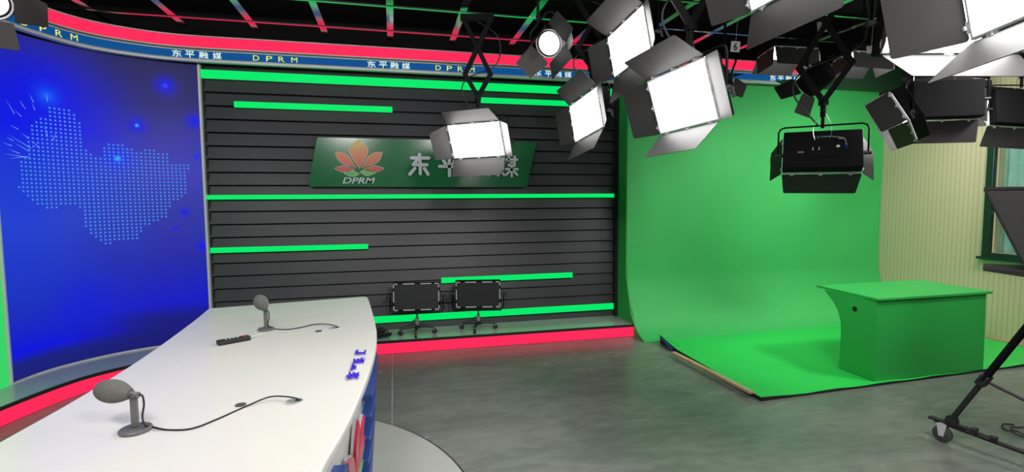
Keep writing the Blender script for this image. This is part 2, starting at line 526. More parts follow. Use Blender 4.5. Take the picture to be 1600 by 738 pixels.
# platform: laminate top, black lip, glowing red riser
top = [(p[0], p[1]) for p in STEP]
plat = struct(empty('platform', (0, 5.6, 0)))
L = lambda p: (p[0], p[1] - 5.6)
out = [L(p) for p in top] + [L((HX, 5.92)), L((-3.5, 5.92)), L((-3.5, 3.0))]
MB().prism(out, fxyz, .0, PZ - .022).build('platform_base', M['slotblack'], plat)
MB().prism(out, fxyz, PZ - .022, PZ).build('platform_top', M['platform'], plat)
stp = [Vector((p[0], p[1] - 5.6)) for p in STEP]
MB().ribbon(stp, [(0, PZ - .024), (.012, PZ - .024), (.012, PZ + .003), (0, PZ + .003)]).build('platform_lip', M['slotblack'], plat)
red = MB().ribbon(STEP, [(0.0005, .004), (.010, .004), (.010, PZ - .026), (0.0005, PZ - .026)]).build('light_strip', M['red_strip'])
tag(red, 'glowing red light band along the riser of the low platform', 'light strip')

# slatted wall
X0 = -1.875
mb = MB()
n_s, pit = 21, (3.0 - PZ) / 21
for i in range(n_s):
    z0 = PZ + i * pit
    mb.prism([(5.80, z0 + .004), (5.826, z0 + pit - .012), (5.86, z0 + pit - .012), (5.86, z0 + .022), (5.815, z0 + .004)], fyz, X0, HX)
wall = empty('wall_center', (0, 0, 0)); struct(wall)
mb.build('slats', M['slat'], wall)
MB().box(((X0 + HX) / 2, 5.88, 1.6), (HX - X0, .03, 3.1)).build('backing', M['slotblack'], wall)
struct(MB().box((HX - .02, 5.79, 1.57), (.035, .10, 2.86)).build('trim_1', M['slotblack']))
struct(MB().box((X0 + .012, 5.835, 1.57), (.02, .06, 2.86)).build('trim_2', M['slotblack']))

# green return wall and cheek
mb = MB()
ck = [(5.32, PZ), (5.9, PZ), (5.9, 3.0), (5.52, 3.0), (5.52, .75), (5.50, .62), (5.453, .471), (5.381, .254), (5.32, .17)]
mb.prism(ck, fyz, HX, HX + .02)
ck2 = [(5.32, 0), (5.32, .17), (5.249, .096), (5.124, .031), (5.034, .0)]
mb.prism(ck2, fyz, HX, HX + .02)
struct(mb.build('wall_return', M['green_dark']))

# cyclorama: painted wall that curves into the floor
pr = [(5.52, 3.05), (5.52, 2.0), (5.52, 1.2), (5.515, .75), (5.50, .60), (5.455, .45), (5.40, .32), (5.33, .19), (5.25, .098), (5.13, .034), (5.034, .004)]
prs = smooth_path(pr, 4)
pts = [(p[0], p[1]) for p in prs] + [(5.034, 0.0), (5.56, 0.0), (5.56, 3.05)]
gs = MB().prism(pts, fyz, HX + .02, HR - .003).build('green_screen', M['green_paint'], smooth=True)
tag(gs, 'tall bright green chroma key backdrop curving down into the floor', 'green screen')

# header over the set: structure carrying the light bands
hb = struct(empty('header', (0, 5.6, 3.0)))
hp = [Vector((p[0], p[1] - 5.6)) for p in HEAD]
# offsets: right of the walk (towards the studio) is positive
MB().ribbon(hp, [(-.06, 0.0), (.0, 0.0), (.0, .235), (-.06, .235)]).build('header_board', M['trimdark'], hb)
MB().ribbon(hp, [(-.03, -.012), (.030, -.012), (.030, .004), (.022, .018), (.001, .018)]).build('header_lower_trim', M['trim'], hb)
MB().ribbon(hp, [(.001, .094), (.018, .094), (.018, .102), (.001, .102)]).build('header_middle_trim', M['trim'], hb)
MB().ribbon(hp, [(.001, .118), (.030, .118), (.030, .126), (.001, .126)]).build('header_ledge', M['trim'], hb)
MB().ribbon(hp, [(.001, .232), (.030, .232), (.030, .240), (.001, .240)]).build('header_upper_trim', M['trim'], hb)
# plain dark green end of the header beyond the bands and the soffit
MB().box(((5.05 + HR) / 2, 5.30 - 5.6, .12), (HR - 5.05 - .004, .06, .30)).build('header_end_board', M['headend'], hb)
MB().box(((HX + HR) / 2, 5.43 - 5.6, .015), (HR - HX - .01, .16, .02)).build('header_soffit', M['headend'], hb)
red = MB().ribbon(HEAD, [(.003, 3.128), (.020, 3.128), (.020, 3.230), (.003, 3.230)]).build('light_strip', M['red_strip'])
tag(red, 'glowing red light band running along the top of the header', 'light strip')
# ticker with its writing
tk = empty('ticker_strip', (0, 5.66, 3.055))
tag(tk, 'blue ticker strip with white and yellow writing under the red band', 'sign')
tp = [Vector((p[0], p[1] - 5.66)) for p in HEAD]
MB().ribbon(tp, [(.003, -.037), (.014, -.037), (.014, .039), (.003, .039)]).build('ticker_panel', M['ticker'], tk)
tw, ty = MB(), MB()


def on_path(x, y):
    best = None
    for i in range(len(HEAD) - 1):
        a, b = HEAD[i], HEAD[i + 1]; d = b - a
        t = max(0, min(1, (Vector((x, y)) - a).dot(d) / max(d.dot(d), 1e-9)))
        q = a + d * t; e = (q - Vector((x, y))).length
        if best is None or e < best[0]: best = (e, q, d.normalized())
    return best[1], best[2]


def head_glyph(ch, x, y, w, h, mbx, bold):
    q, d = on_path(x, y); nrm = Vector((d[1], -d[0]))
    def fn(u, v, t):
        p = q + d * u + nrm * (.0145 + t)
        return (p[0], p[1] - 5.66, v + .001)
    put_glyph(mbx, ch, fn, w, h, .0015, bold)


def word(chars, xs, y, w, h, mbx, bold=0.011):
    for c, x in zip(chars, xs):
        g_ = MB(); head_glyph(c, x, y, w, h, g_, bold); g_.build('ticker_letter', M['tick_white'] if mbx is tw else M['tick_yellow'], tk)


CN = '\u4e1c\u5e73\u878d\u5a92'
for c, (x, y) in zip('DPRM', ((-2.86, 4.95), (-2.795, 5.08), (-2.74, 5.19), (-2.69, 5.29))):
    word(c, (x,), y, .052, .052, ty, 0.0)
for c, (x, y) in zip(CN, ((-2.03, 5.64), (-1.92, 5.65), (-1.80, 5.68), (-1.68, 5.68))):
    word(c, (x,), y, .080, .066, tw, .011)
word('DPRM', (-1.323, -1.20, -1.085, -.962), 5.68, .058, .052, ty, 0.0)
word(CN, (-.195, -.075, .045, .165), 5.68, .086, .067, tw)
word('DPRM', (.512, .635, .755, .885), 5.68, .058, .052, ty, 0.0)
word(CN, (1.65, 1.775, 1.895, 2.015), 5.68, .086, .067, tw)
word(CN, (4.50, 4.61, 4.725, 4.84), 5.32, .086, .067, tw)
word('DPRM', (3.2, 3.33, 3.45, 3.58), 5.32, .058, .052, ty, 0.0)

# ---------------------------------------------------------------- LED screen
uacc = [0.0]
for i in range(1, len(LED)): uacc.append(uacc[-1] + (LED[i] - LED[i - 1]).length)
ULEN = uacc[-1]; SZ0, SZ1 = PZ + .012, 2.992


def led_hit(px, py):
    """the pixel's ray against the curved screen -> (u metres, z)"""
    d = ray(px, py); best = None
    for i in range(len(LED) - 1):
        a, b = LED[i], LED[i + 1]; e = b - a
        det = d.x * (-e.y) - d.y * (-e.x)
        if abs(det) < 1e-9: continue
        t = (a.x * (-e.y) - a.y * (-e.x)) / det
        s = (d.x * a.y - d.y * a.x) / det
        lo = -3.0 if i == 0 else 0.0; hi = 1 if i < len(LED) - 2 else 1.2
        if lo <= s <= hi and t > 0:
            return uacc[i] + s * e.length, CAM_H + d.z * t
    return None


def led_pt(u, z, off=0.0):
    i = 0
    while i < len(LED) - 2 and uacc[i + 1] < u: i += 1
    e = LED[i + 1] - LED[i]; s = (u - uacc[i]) / e.length
    p = LED[i] + e * s; d = e.normalized(); nrm = Vector((d.y, -d.x))
    p = p + nrm * off
    return (p.x, p.y, z)


def screen_mat():
    m = bpy.data.materials.new('led_screen_image'); m.use_nodes = True
    nt = m.node_tree; N = nt.nodes; Lk = nt.links; b = N['Principled BSDF']
    b.inputs['Base Color'].default_value = (.004, .004, .01, 1); b.inputs['Roughness'].default_value = .45; b.inputs['Specular IOR Level'].default_value = .12
    tc = N.new('ShaderNodeTexCoord'); sp = N.new('ShaderNodeSeparateXYZ'); Lk.new(tc.outputs['UV'], sp.inputs[0])

    def ramp(inp, stops):
        r = N.new('ShaderNodeValToRGB')
        r.color_ramp.elements[0].position = stops[0][0]; r.color_ramp.elements[0].color = (*s2l(stops[0][1]), 1)
        r.color_ramp.elements[1].position = stops[-1][0]; r.color_ramp.elements[1].color = (*s2l(stops[-1][1]), 1)
        for p, c in stops[1:-1]:
            e = r.color_ramp.elements.new(p); e.color = (*s2l(c), 1)
        Lk.new(inp, r.inputs[0]); return r.outputs[0]

    def math_(op, a, b_):
        n = N.new('ShaderNodeMath'); n.operation = op
        for i, v in enumerate((a, b_)):
            if hasattr(v, 'links') or not isinstance(v, (int, float)): Lk.new(v, n.inputs[i])
            else: n.inputs[i].default_value = v
        return n.outputs[0]

    left = ramp(sp.outputs['Y'], [(0, (22, 30, 120)), (.045, (24, 32, 130)), (.075, (8, 18, 225)), (.12, (16, 32, 205)), (.2, (26, 48, 190)), (.45, (34, 66, 212)), (.62, (28, 56, 214)), (.74, (12, 26, 232)), (.86, (22, 28, 200)), (1, (40, 42, 130))])
    right = ramp(sp.outputs['Y'], [(0, (18, 22, 110)), (.10, (24, 26, 130)), (.15, (20, 24, 200)), (.3, (34, 40, 170)), (.5, (52, 58, 165)), (.62, (62, 62, 180)), (.72, (56, 56, 165)), (.85, (42, 42, 112)), (1, (38, 38, 84))])
    nz = N.new('ShaderNodeTexNoise'); nz.inputs['Scale'].default_value = 2.2; nz.inputs['Detail'].default_value = 3
    Lk.new(tc.outputs['UV'], nz.inputs['Vector'])
    f = math_('ADD', sp.outputs['X'], math_('MULTIPLY', math_('SUBTRACT', nz.outputs['Fac'], .5), .45))
    mr = N.new('ShaderNodeMapRange'); mr.interpolation_type = 'SMOOTHSTEP'
    mr.inputs['From Min'].default_value = .12; mr.inputs['From Max'].default_value = .8
    Lk.new(f, mr.inputs[0])
    mx = N.new('ShaderNodeMix'); mx.data_type = 'RGBA'
    Lk.new(mr.outputs[0], mx.inputs[0]); Lk.new(left, mx.inputs[6]); Lk.new(right, mx.inputs[7])
    cur = mx.outputs[2]
    for (px, py, rad, col, pw) in ((73, 150, .12, (0, 120, 255), 1.0), (73, 150, .05, (40, 175, 255), 1.0), (73, 150, .5, (6, 16, 240), .7), (258, 134, .12, (8, 8, 235), .9), (258, 134, .03, (70, 70, 255), .9),
                                   (214, 196, .10, (8, 8, 235), .9), (214, 196, .02, (60, 190, 255), .9), (303, 190, .10, (10, 12, 235), .9), (184, 248, .14, (10, 50, 245), .8),
                                   (184, 248, .03, (60, 200, 255), .9), (289, 332, .06, (10, 10, 235), .8), (316, 385, .06, (10, 20, 250), .9), (275, 357, .03, (10, 10, 250), .8),
                                   (130, 470, .35, (10, 20, 225), .5), (308, 245, .04, (20, 20, 250), .8)):
        h = led_hit(px, py)
        if h is None: continue
        du = math_('SUBTRACT', math_('MULTIPLY', sp.outputs['X'], ULEN), h[0])
        dv = math_('SUBTRACT', math_('MULTIPLY', sp.outputs['Y'], SZ1 - SZ0), h[1] - SZ0)
        d2 = math_('ADD', math_('MULTIPLY', du, du), math_('MULTIPLY', dv, dv))
        g = math_('POWER', 2.718, math_('MULTIPLY', d2, -2.2 / (rad * rad)))
        g = math_('MULTIPLY', g, pw)
        mm = N.new('ShaderNodeMix'); mm.data_type = 'RGBA'
        Lk.new(g, mm.inputs[0]); Lk.new(cur, mm.inputs[6]); mm.inputs[7].default_value = (*s2l(col), 1)
        cur = mm.outputs[2]
    Lk.new(cur, b.inputs['Emission Color']); b.inputs['Emission Strength'].default_value = .95
    return m


M['screen'] = screen_mat()
M['map_dot'] = emis('map_dot_pixel', s2l((72, 142, 238)), .9)
M['spark'] = emis('spark_pixel', s2l((120, 170, 255)), .95)
led = empty('led_screen', (-2.6, 5.5, PZ))
tag(led, 'curved blue video wall showing a dotted map and sparks', 'screen')
off = Vector((-2.6, 5.5, PZ))
mb = MB(); NU = len(LED)
vs = [(p.x - off.x, p.y - off.y, z - off.z) for p in LED for z in (SZ0, SZ1)]
mb.add(vs, [(2 * i, 2 * i + 2, 2 * i + 3, 2 * i + 1) for i in range(NU - 1)])
me = bpy.data.meshes.new('display'); me.from_pydata(mb.v, [], mb.f); me.update()
uvl = me.uv_layers.new(name='UVMap')
for p in me.polygons:
    for li in p.loop_indices:
        vi = me.loops[li].vertex_index
        uvl.data[li].uv = (uacc[vi // 2] / ULEN, vi % 2)
me.materials.append(M['screen'])
for p in me.polygons: p.use_smooth = True
ob = bpy.data.objects.new('display', me); COL.objects.link(ob); ob.parent = led
ledl = [Vector((p.x - off.x, p.y - off.y)) for p in LED]
MB().ribbon(ledl, [(-.06, .0), (-.002, .0), (-.002, SZ1 - PZ), (-.06, SZ1 - PZ)]).build('cabinet', M['slotblack'], led)
MB().ribbon(ledl, [(-.002, .0), (.012, .0), (.012, .014), (-.002, .014)]).build('base_trim', M['trim'], led)
e1 = LED[-1]; e0 = LED[0]
MB().box((e1.x - off.x + .008, e1.y - off.y - .01, (SZ1 - PZ) / 2), (.022, .05, SZ1 - PZ)).build('edge_trim', M['trim'], led)
MB().box((e0.x - off.x, e0.y - off.y - .008, (SZ1 - PZ) / 2), (.03, .014, SZ1 - PZ)).build('edge_trim', M['trim'], led)
# dotted map
sil = [(195, 120), (285, 130), (320, 170), (345, 215), (350, 290), (392, 335), (412, 335), (420, 300), (455, 270), (500, 270), (545, 300), (570, 310), (620, 295), (690, 320), (700, 360), (750, 350), (790, 370), (770, 400), (765, 480), (700, 530), (690, 580), (640, 600), (600, 610), (570, 665), (490, 670), (460, 690), (420, 690), (385, 660), (340, 600), (330, 540), (260, 530), (230, 545), (185, 545), (130, 510), (75, 460), (85, 350), (105, 330), (110, 260), (135, 185), (190, 160)]
poly = [led_hit(x / 2.635, 120 + y / 2.635) for x, y in sil]


def inside(u, v):
    c = False; n = len(poly)
    for i in range(n):
        (x1, y1), (x2, y2) = poly[i], poly[i - 1]
        if (y1 > v) != (y2 > v) and u < (x2 - x1) * (v - y1) / (y2 - y1) + x1: c = not c
    return c


mb = MB()
du, dz = .0350, .0345
u = -.1
row = 0
z = 2.7
while z > .8:
    u = .02
    while u < ULEN:
        if inside(u, z):
            h = .0078
            for (a0, b0, a1, b1) in ((-h, -h, h, h),):
                q = [led_pt(u + a0, z + b0, .0025), led_pt(u + a1, z + b0, .0025), led_pt(u + a1, z + b1, .0025), led_pt(u + a0, z + b1, .0025)]
                mb.add([(p[0] - off.x, p[1] - off.y, p[2] - off.z) for p in q], [(0, 1, 2, 3)])
        u += du
    z -= dz; row += 1
mb.build('dotted_map', M['map_dot'], led)
mb = MB()
rs = random.Random(3)
for (x0, y0, x1, y1) in ((8, 155, 22, 178), (22, 172, 33, 182), (14, 195, 28, 202), (12, 210, 48, 232), (30, 156, 36, 166), (45, 146, 52, 160), (2, 222, 18, 228), (10, 232, 30, 240), (3, 240, 45, 246), (12, 248, 40, 245), (47, 218, 62, 232), (68, 195, 74, 214), (88, 206, 82, 220), (49, 160, 54, 172), (33, 208, 44, 216), (20, 222, 44, 236), (72, 146, 74, 158), (35, 164, 39, 170), (8, 214, 20, 220)):
    A = led_hit(x0, y0); B = led_hit(x1, y1)
    if not A or not B or A[0] < 0.01 or B[0] < 0.01: continue
    d = Vector((B[0] - A[0], B[1] - A[1])); nn = Vector((-d.y, d.x)).normalized() * .003
    q = [led_pt(A[0], A[1], .003), led_pt(B[0] - nn.x, B[1] - nn.y, .003), led_pt(B[0] + nn.x, B[1] + nn.y, .003)]
    MB().add([(p[0] - off.x, p[1] - off.y, p[2] - off.z) for p in q], [(0, 1, 2)]).build('spark_streak', M['spark'], led)
# green lit panel beyond the screen's near end
gp = [Vector((-3.03, 3.2)), Vector((-3.055, 3.8)), Vector((-3.06, 4.3)), Vector((-3.045, 4.6)), Vector((-3.032, 4.755))]
g = MB().ribbon(gp, [(-.04, PZ), (0, PZ), (0, 2.99), (-.04, 2.99)]).build('green_lightbox', M['green_side'])
tag(g, 'tall glowing green lightbox beside the near edge of the video wall', 'lightbox')

# ---------------------------------------------------------------- green light strips on the slats
YS = 5.765


def strip(pxs, label, x1=None):
    """pxs: left-top, left-bottom, right-bottom pixel"""
    a = aty(*pxs[0], YS); b = aty(*pxs[1], YS); c = aty(*pxs[2], YS)
    xr = c.x if x1 is None else x1
    o = empty('light_strip', (a.x, 5.80, b.z))
    tag(o, label, 'light strip', 'green light strips on the slatted wall')
    w_, h_ = xr - a.x, a.z - b.z
    MB().box((w_ / 2, -.014, h_ / 2), (w_, .030, h_)).build('diffuser', M['green_strip'], o)
    MB().box((w_ / 2, .010, h_ / 2), (w_ + .008, .02, h_ + .008)).build('channel', M['trimdark'], o)


strip(((313, 108), (313, 121), (875, 146)), 'thick green light strip just under the header, full width of the wall', 2.655)
strip(((365, 158), (365, 167), (613, 174)), 'short green light strip second from the top left, above the logo sign')
strip(((752, 152), (752, 160), (1, 1)), 'green light strip at the upper right behind the hanging lamps', 2.40)
strip(((322, 305), (322, 312), (960, 309)), 'thin green light strip across the middle just below the logo sign', 2.655)
strip(((328, 388), (328, 396), (575, 388)), 'short green light strip low on the left, behind the far microphone')
strip(((690, 435), (690, 443), (895, 434)), 'short green light strip directly above the two unlit floor lamps')
strip(((500, 501), (500, 511), (960, 487)), 'thick green light strip at the foot of the wall behind the floor lamps', 2.66)

# ---------------------------------------------------------------- logo sign
SY = 5.757
sg = empty('logo_sign', (.4, 5.78, 2.02))
tag(sg, 'green slanted sign board with an orange lotus logo and grey characters', 'sign')


def sgp(px, py):
    p = aty(px, py, SY - .012); return p.x - .4, p.z - 2.02


def rounded(poly, r, k=5):
    out = []; n = len(poly)
    for i in range(n):
        p = Vector(poly[i]); a = (Vector(poly[i - 1]) - p).normalized(); b = (Vector(poly[(i + 1) % n]) - p).normalized()
        ang = math.acos(max(-1, min(1, a.dot(b)))); d = r / math.tan(ang / 2)
        A = p + a * d; B = p + b * d
        for j in range(k + 1):
            t = j / k
            out.append(tuple((1 - t) ** 2 * A + 2 * t * (1 - t) * p + t * t * B))
    return out


bd = rounded([sgp(495, 214.5), sgp(839, 222), sgp(824, 293), sgp(481, 292)], .035)
MB().prism(bd, fxz, -.023, .0).build('board', M['signboard'], sg)


def leaf(base, tip, wid, belly=.5, k=18, sharp=1.0):
    b = Vector(base); t = Vector(tip); d = t - b; n = Vector((-d.y, d.x)).normalized()
    L_, R_ = [], []
    for i in range(1, k):
        s = i / k
        if s < belly: w_ = math.sin(PI / 2 * (s / belly)) ** .5 * (s / belly) ** .6
        else: w_ = max(0, 1 - ((s - belly) / (1 - belly)) ** 1.9)
        w_ *= wid / 2
        L_.append(b + d * s + n * w_); R_.append(b + d * s - n * w_)
    return [tuple(b)] + [tuple(p) for p in R_] + [tuple(t)] + [tuple(p) for p in reversed(L_)]


def lp(x, y): return sgp(510 + x / 7.77, 200 + y / 7.77)


def mat_world_petal(pts_, m, nm, dpt=-.027):
    c = Vector((sum(p[0] for p in pts_) / len(pts_), sum(p[1] for p in pts_) / len(pts_)))
    big = [tuple(c + (Vector(p) - c) * (1 + .006 / max(.02, (Vector(p) - c).length))) for p in pts_]
    MB().prism(big, fxz, -.0245, -.0225).build(nm + '_outline', M['outline'], sg)
    MB().prism(pts_, fxz, dpt, -.0225).build(nm, m, sg)


W7 = 1 / 7.77 / 785 * 5.9
for b_, t_, w_, be in (((397, 487), (387, 143), 200, .58), ((362, 484), (110, 297), 108, .60), ((422, 484), (676, 297), 108, .60), ((345, 505), (100, 492), 66, .55), ((440, 505), (698, 492), 66, .55)):
    pts_ = leaf(lp(*b_), lp(*t_), w_ * W7, be)
    mat_world_petal(pts_, M['petal'], 'petal')
for b_, t_, w_ in (((398, 560), (212, 548), 58), ((405, 535), (590, 548), 60)):
    pts_ = leaf(lp(*b_), lp(*t_), w_ * W7, .4)
    mat_world_petal(pts_, M['leaf'], 'leaf')
# petals' gradient is in world height: object coords are local to the sign, so shift the ramp
mrn = [n for n in M['petal'].node_tree.nodes if n.type == 'MAP_RANGE'][0]
mrn.inputs['From Min'].default_value -= 2.02; mrn.inputs['From Max'].default_value -= 2.02
mb = MB(); a = lp(197, 675); b = lp(592, 603)
put_glyph(mb, 'DPRM', lambda u, v, t: ((a[0] + b[0]) / 2 + u, -.023 - t, (a[1] + b[1]) / 2 + v), b[0] - a[0], b[1] - a[1], .010, .012, .25)
mb.build('logo_lettering', M['signletter'], sg)


def capsule(mb, pts2, r, y0, y1):
    """rounded stroke following a 2-D polyline, extruded in y"""
    for i in range(len(pts2) - 1):
        a = Vector(pts2[i]); b = Vector(pts2[i + 1]); d = (b - a)
        if d.length < 1e-6: continue
        an = math.atan2(d.y, d.x); o_ = []
        for j in range(9): o_.append(tuple(b + Vector((math.cos(an - PI / 2 + PI * j / 8), math.sin(an - PI / 2 + PI * j / 8))) * r))
        for j in range(9): o_.append(tuple(a + Vector((math.cos(an + PI / 2 + PI * j / 8), math.sin(an + PI / 2 + PI * j / 8))) * r))
        e = .0004 * (i % 3)
        mb.prism(o_, fxz, y0 - e, y1)


STR = {
    0: [[(.17, .82), (.93, .82)], [(.52, .97), (.50, .85), (.24, .52), (.84, .52)], [(.54, .68), (.54, .12)], [(.30, .36), (.08, .10)], [(.72, .36), (.88, .10)]],
    1: [[(.14, .88), (.86, .88)], [(.24, .72), (.34, .56)], [(.76, .72), (.66, .56)], [(.06, .46), (.94, .46)], [(.5, .88), (.5, .04)]],
    2: [[(.06, .92), (.48, .92)], [(.12, .66), (.12, .80), (.42, .80), (.42, .66), (.12, .66)], [(.08, .06), (.08, .52), (.46, .52), (.46, .06)], [(.2, .30), (.36, .30)], [(.28, .30), (.28, .08)], [(.58, .40), (.58, .72), (.92, .72), (.92, .40), (.58, .40)], [(.75, .94), (.75, .12)], [(.56, .10), (.92, .16), (.96, .06)]],
    3: [[(.2, .94), (.08, .40), (.36, .08)], [(.36, .72), (.28, .34), (.06, .06)], [(.04, .68), (.40, .70)], [(.46, .80), (.98, .80)], [(.58, .94), (.58, .52), (.86, .52), (.86, .94)], [(.58, .66), (.86, .66)], [(.44, .36), (1.0, .36)], [(.72, .50), (.72, .02)], [(.68, .32), (.46, .10)], [(.76, .32), (.98, .10)]]}
c0 = sgp(655, 257)
mb = MB()
pitch = (sgp(792, 258)[0] - c0[0]) / 3
for k in range(4):
    cx, cz = c0[0] + pitch * k, c0[1] + (.0)
    S = .25
    mb = MB()
    for st in STR[k]:
        capsule(mb, [(cx + (p[0] - .5) * S, cz + (p[1] - .54) * S) for p in st], .0175 if k < 2 else .0125, -.05, -.036)
    mb.build('sign_character', M['signletter'], sg)
for k in range(4):
    zz_ = c0[1] + (.04 if k == 1 else 0)
    MB().cyl((c0[0] + pitch * k, -.037, zz_), (c0[0] + pitch * k, -.022, zz_), .006, 8).build('standoff', M['chrome'], sg)

# ================================================================= GREEN SHEET, BATTEN, PODIUM
def zc(x, y):
    """the sheet lies slightly lifted at its left edge"""
    return 0


sh = empty('green_floor_sheet', (4.5, 4.2, 0))
tag(sh, 'bright green vinyl sheet spread over the floor before the backdrop', 'floor sheet')
edge_l = [(2.88, 5.00), (2.86, 4.80), (2.83, 4.60), (2.815, 4.2), (2.80, 3.75), (2.785, 3.52), (2.76, 3.33)]
nx, ny = 24, 22
vs, fs = [], []
PL, PR = Vector((2.79, 3.315)), Vector((HR - .03, 3.44))
BL, BR = Vector((2.86, 4.985)), Vector((HR - .03, 5.10))
for j in range(ny + 1):
    t = j / ny
    for i in range(nx + 1):
        s = i / nx
        p = (PL * (1 - s) + PR * s) * (1 - t) + (BL * (1 - s) + BR * s) * t
        z = .022
        if s < .06:
            k = (1 - s / .06)
            z += .012 * k + .055 * k * k * max(0, (t - .78) / .22)
        if t < .06: z += .004 * math.sin(s * 40) * (1 - t / .06)
        vs.append((p.x - 4.5, p.y - 4.2, z))
for j in range(ny):
    for i in range(nx):
        a = j * (nx + 1) + i; fs.append((a, a + 1, a + nx + 2, a + nx + 1))
ob = MB().add(vs, fs).build('vinyl_face', M['green_sheet'], sh, smooth=True)
ob2 = MB().add([(v[0], v[1], v[2] - .004) for v in vs], [f[::-1] for f in fs])
ob2.v += [(v[0], v[1], .002) for v in vs]
nb = len(vs)
ob2.f = [f for f in ob2.f]
bnd = [i for i in range(nx + 1)] + [(j * (nx + 1) + nx) for j in range(1, ny + 1)] + [ny * (nx + 1) + i for i in range(nx - 1, -1, -1)] + [j * (nx + 1) for j in range(ny - 1, 0, -1)]
for a, b in zip(bnd, bnd[1:] + bnd[:1]): ob2.f.append((a, b, b + nb, a + nb))
ob2.build('black_underlay', M['black_under'], sh)
# curled dark blue back corner flap
c1 = atz(1022, 524, .09); c2 = atz(1040, 549, .02); c3 = atz(1048, 549, .03); c4 = atz(1029, 530, .06)
MB().add([Vector(v) - Vector((4.5, 4.2, 0)) for v in ((2.83, 4.99, .105), (2.80, 4.66, .016), (2.86, 4.66, .030), (2.90, 4.99, .04))], [(0, 1, 2, 3), (3, 2, 1, 0)]).build('curled_edge', mat('dark_blue_sheet_back', (.01, .02, .10), .4), sh)
# pale wooden batten clamped along the left edge
a = atz(1048, 551, .047); b = atz(1170, 614, .047)
bt = empty('wooden_batten', (a.x, a.y, .033))
tag(bt, 'long pale wooden batten lying along the left edge of the green sheet', 'batten')
d = Vector((b.x - a.x, b.y - a.y, 0)); ang = math.atan2(d.y, d.x)
mb = MB(); Lb = d.length
rm = Matrix.Rotation(ang, 3, 'Z')
mb.box(rm @ Vector((Lb / 2, .030, .010)), (Lb, .045, .022), rm)
ob = mb.build('batten', M['wood'], bt, bevel=.003)
ob.name = 'batten_strip'

# podium: box body with a concave flare towards the backdrop, slab top
pd = empty('green_podium', (4.6, 3.6, .026))
tag(pd, 'green painted podium box with overhanging top on the green sheet', 'podium')
prof = [(-.205, 0), (-.195, .70)]
prof += [(.345, .70), (.30, .66), (.235, .60), (.185, .53), (.155, .45), (.145, .36), (.145, .2), (.148, 0)]
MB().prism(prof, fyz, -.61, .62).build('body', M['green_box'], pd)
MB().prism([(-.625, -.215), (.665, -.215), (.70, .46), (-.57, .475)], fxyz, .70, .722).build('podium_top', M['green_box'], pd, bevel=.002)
mb = MB(); mb.cyl((-.616, .01, .585), (-.6, .01, .585), .022, 18); mb.build('cable_hole', M['slotblack'], pd)

# ================================================================= NEWS DESK
TZ = .764
rt = [(-.30, 1.15), (-.262, 1.38), (-.238, 1.597), (-.225, 1.70), (-.200, 1.841), (-.172, 2.061), (-.150, 2.30), (-.130, 2.569), (-.117, 2.904), (-.122, 3.263), (-.148, 3.624), (-.190, 4.074), (-.232, 4.47)]
lt = [(-1.438, 4.358), (-1.393, 3.893), (-1.352, 3.287), (-1.338, 2.887), (-1.338, 2.616), (-1.345, 2.395), (-1.357, 2.226), (-1.368, 2.082), (-1.39, 1.7), (-1.45, 1.15)]
rs_ = [tuple(p) for p in smooth_path(rt, 4)]; ls_ = [tuple(p) for p in smooth_path(lt, 4)]
corner = [(-.242, 4.525), (-.262, 4.545), (-.29, 4.549)]
desk = empty('news_desk', (-.8, 2.9, 0))
tag(desk, 'long white curved news presenter desk with blue bars on its front', 'desk')
D = lambda pts: [(p[0] + .8, p[1] - 2.9) for p in pts]
tp_ = D(rs_ + corner + ls_)
MB().prism(tp_, fxyz, TZ - .042, TZ).build('desk_top', M['white_top'], desk, bevel=.010, segs=3)
inset = lambda pts, d_: [(x + d_, y) for x, y in pts]
bf = inset(rs_, -.045); bl = inset(ls_, .07)
bf = [p for p in bf if p[1] < 4.45]; bl = [p for p in bl if p[1] < 4.30]
# front face leans in slightly to the floor
def desk_body():
    mb = MB(); o_ = D(bf + bl); n = len(o_); nf = len(bf)
    lo = [(x - (.05 if i < nf else 0), y, .004) for i, (x, y) in enumerate(o_)]
    hi = [(x, y, TZ - .041) for x, y in o_]
    mb.add(lo + hi, [tuple(range(n))[::-1], tuple(range(n, 2 * n))] + [(i, (i + 1) % n, n + (i + 1) % n, n + i) for i in range(n)])
    return mb
desk_body().build('desk_body', M['white_body'], desk, smooth=True)


def face_x(y, z):
    for i in range(len(rs_) - 1):
        if rs_[i][1] <= y <= rs_[i + 1][1]:
            t = (y - rs_[i][1]) / (rs_[i + 1][1] - rs_[i][1]); x = rs_[i][0] * (1 - t) + rs_[i + 1][0] * t
            return x - .045 - .05 * (1 - z / (TZ - .041))
    return -.2


def bar(y0, y1, z, h=.036, out=.055):
    path = [Vector((face_x(y, z) + .8, y - 2.9)) for y in [y0 + (y1 - y0) * i / 16 for i in range(17)]]
    MB().ribbon(path, [(.001, z), (out, z), (out, z + h), (.001, z + h)]).build('blue_bar', M['blue_bar'], desk, bevel=.004)


for k in range(6):
    bar(2.62 - .012 * k, 4.3, .575 - .110 * k if k < 5 else .03)
for k in range(5):
    bar(1.2, 1.93 - .02 * k, .575 - .110 * k)
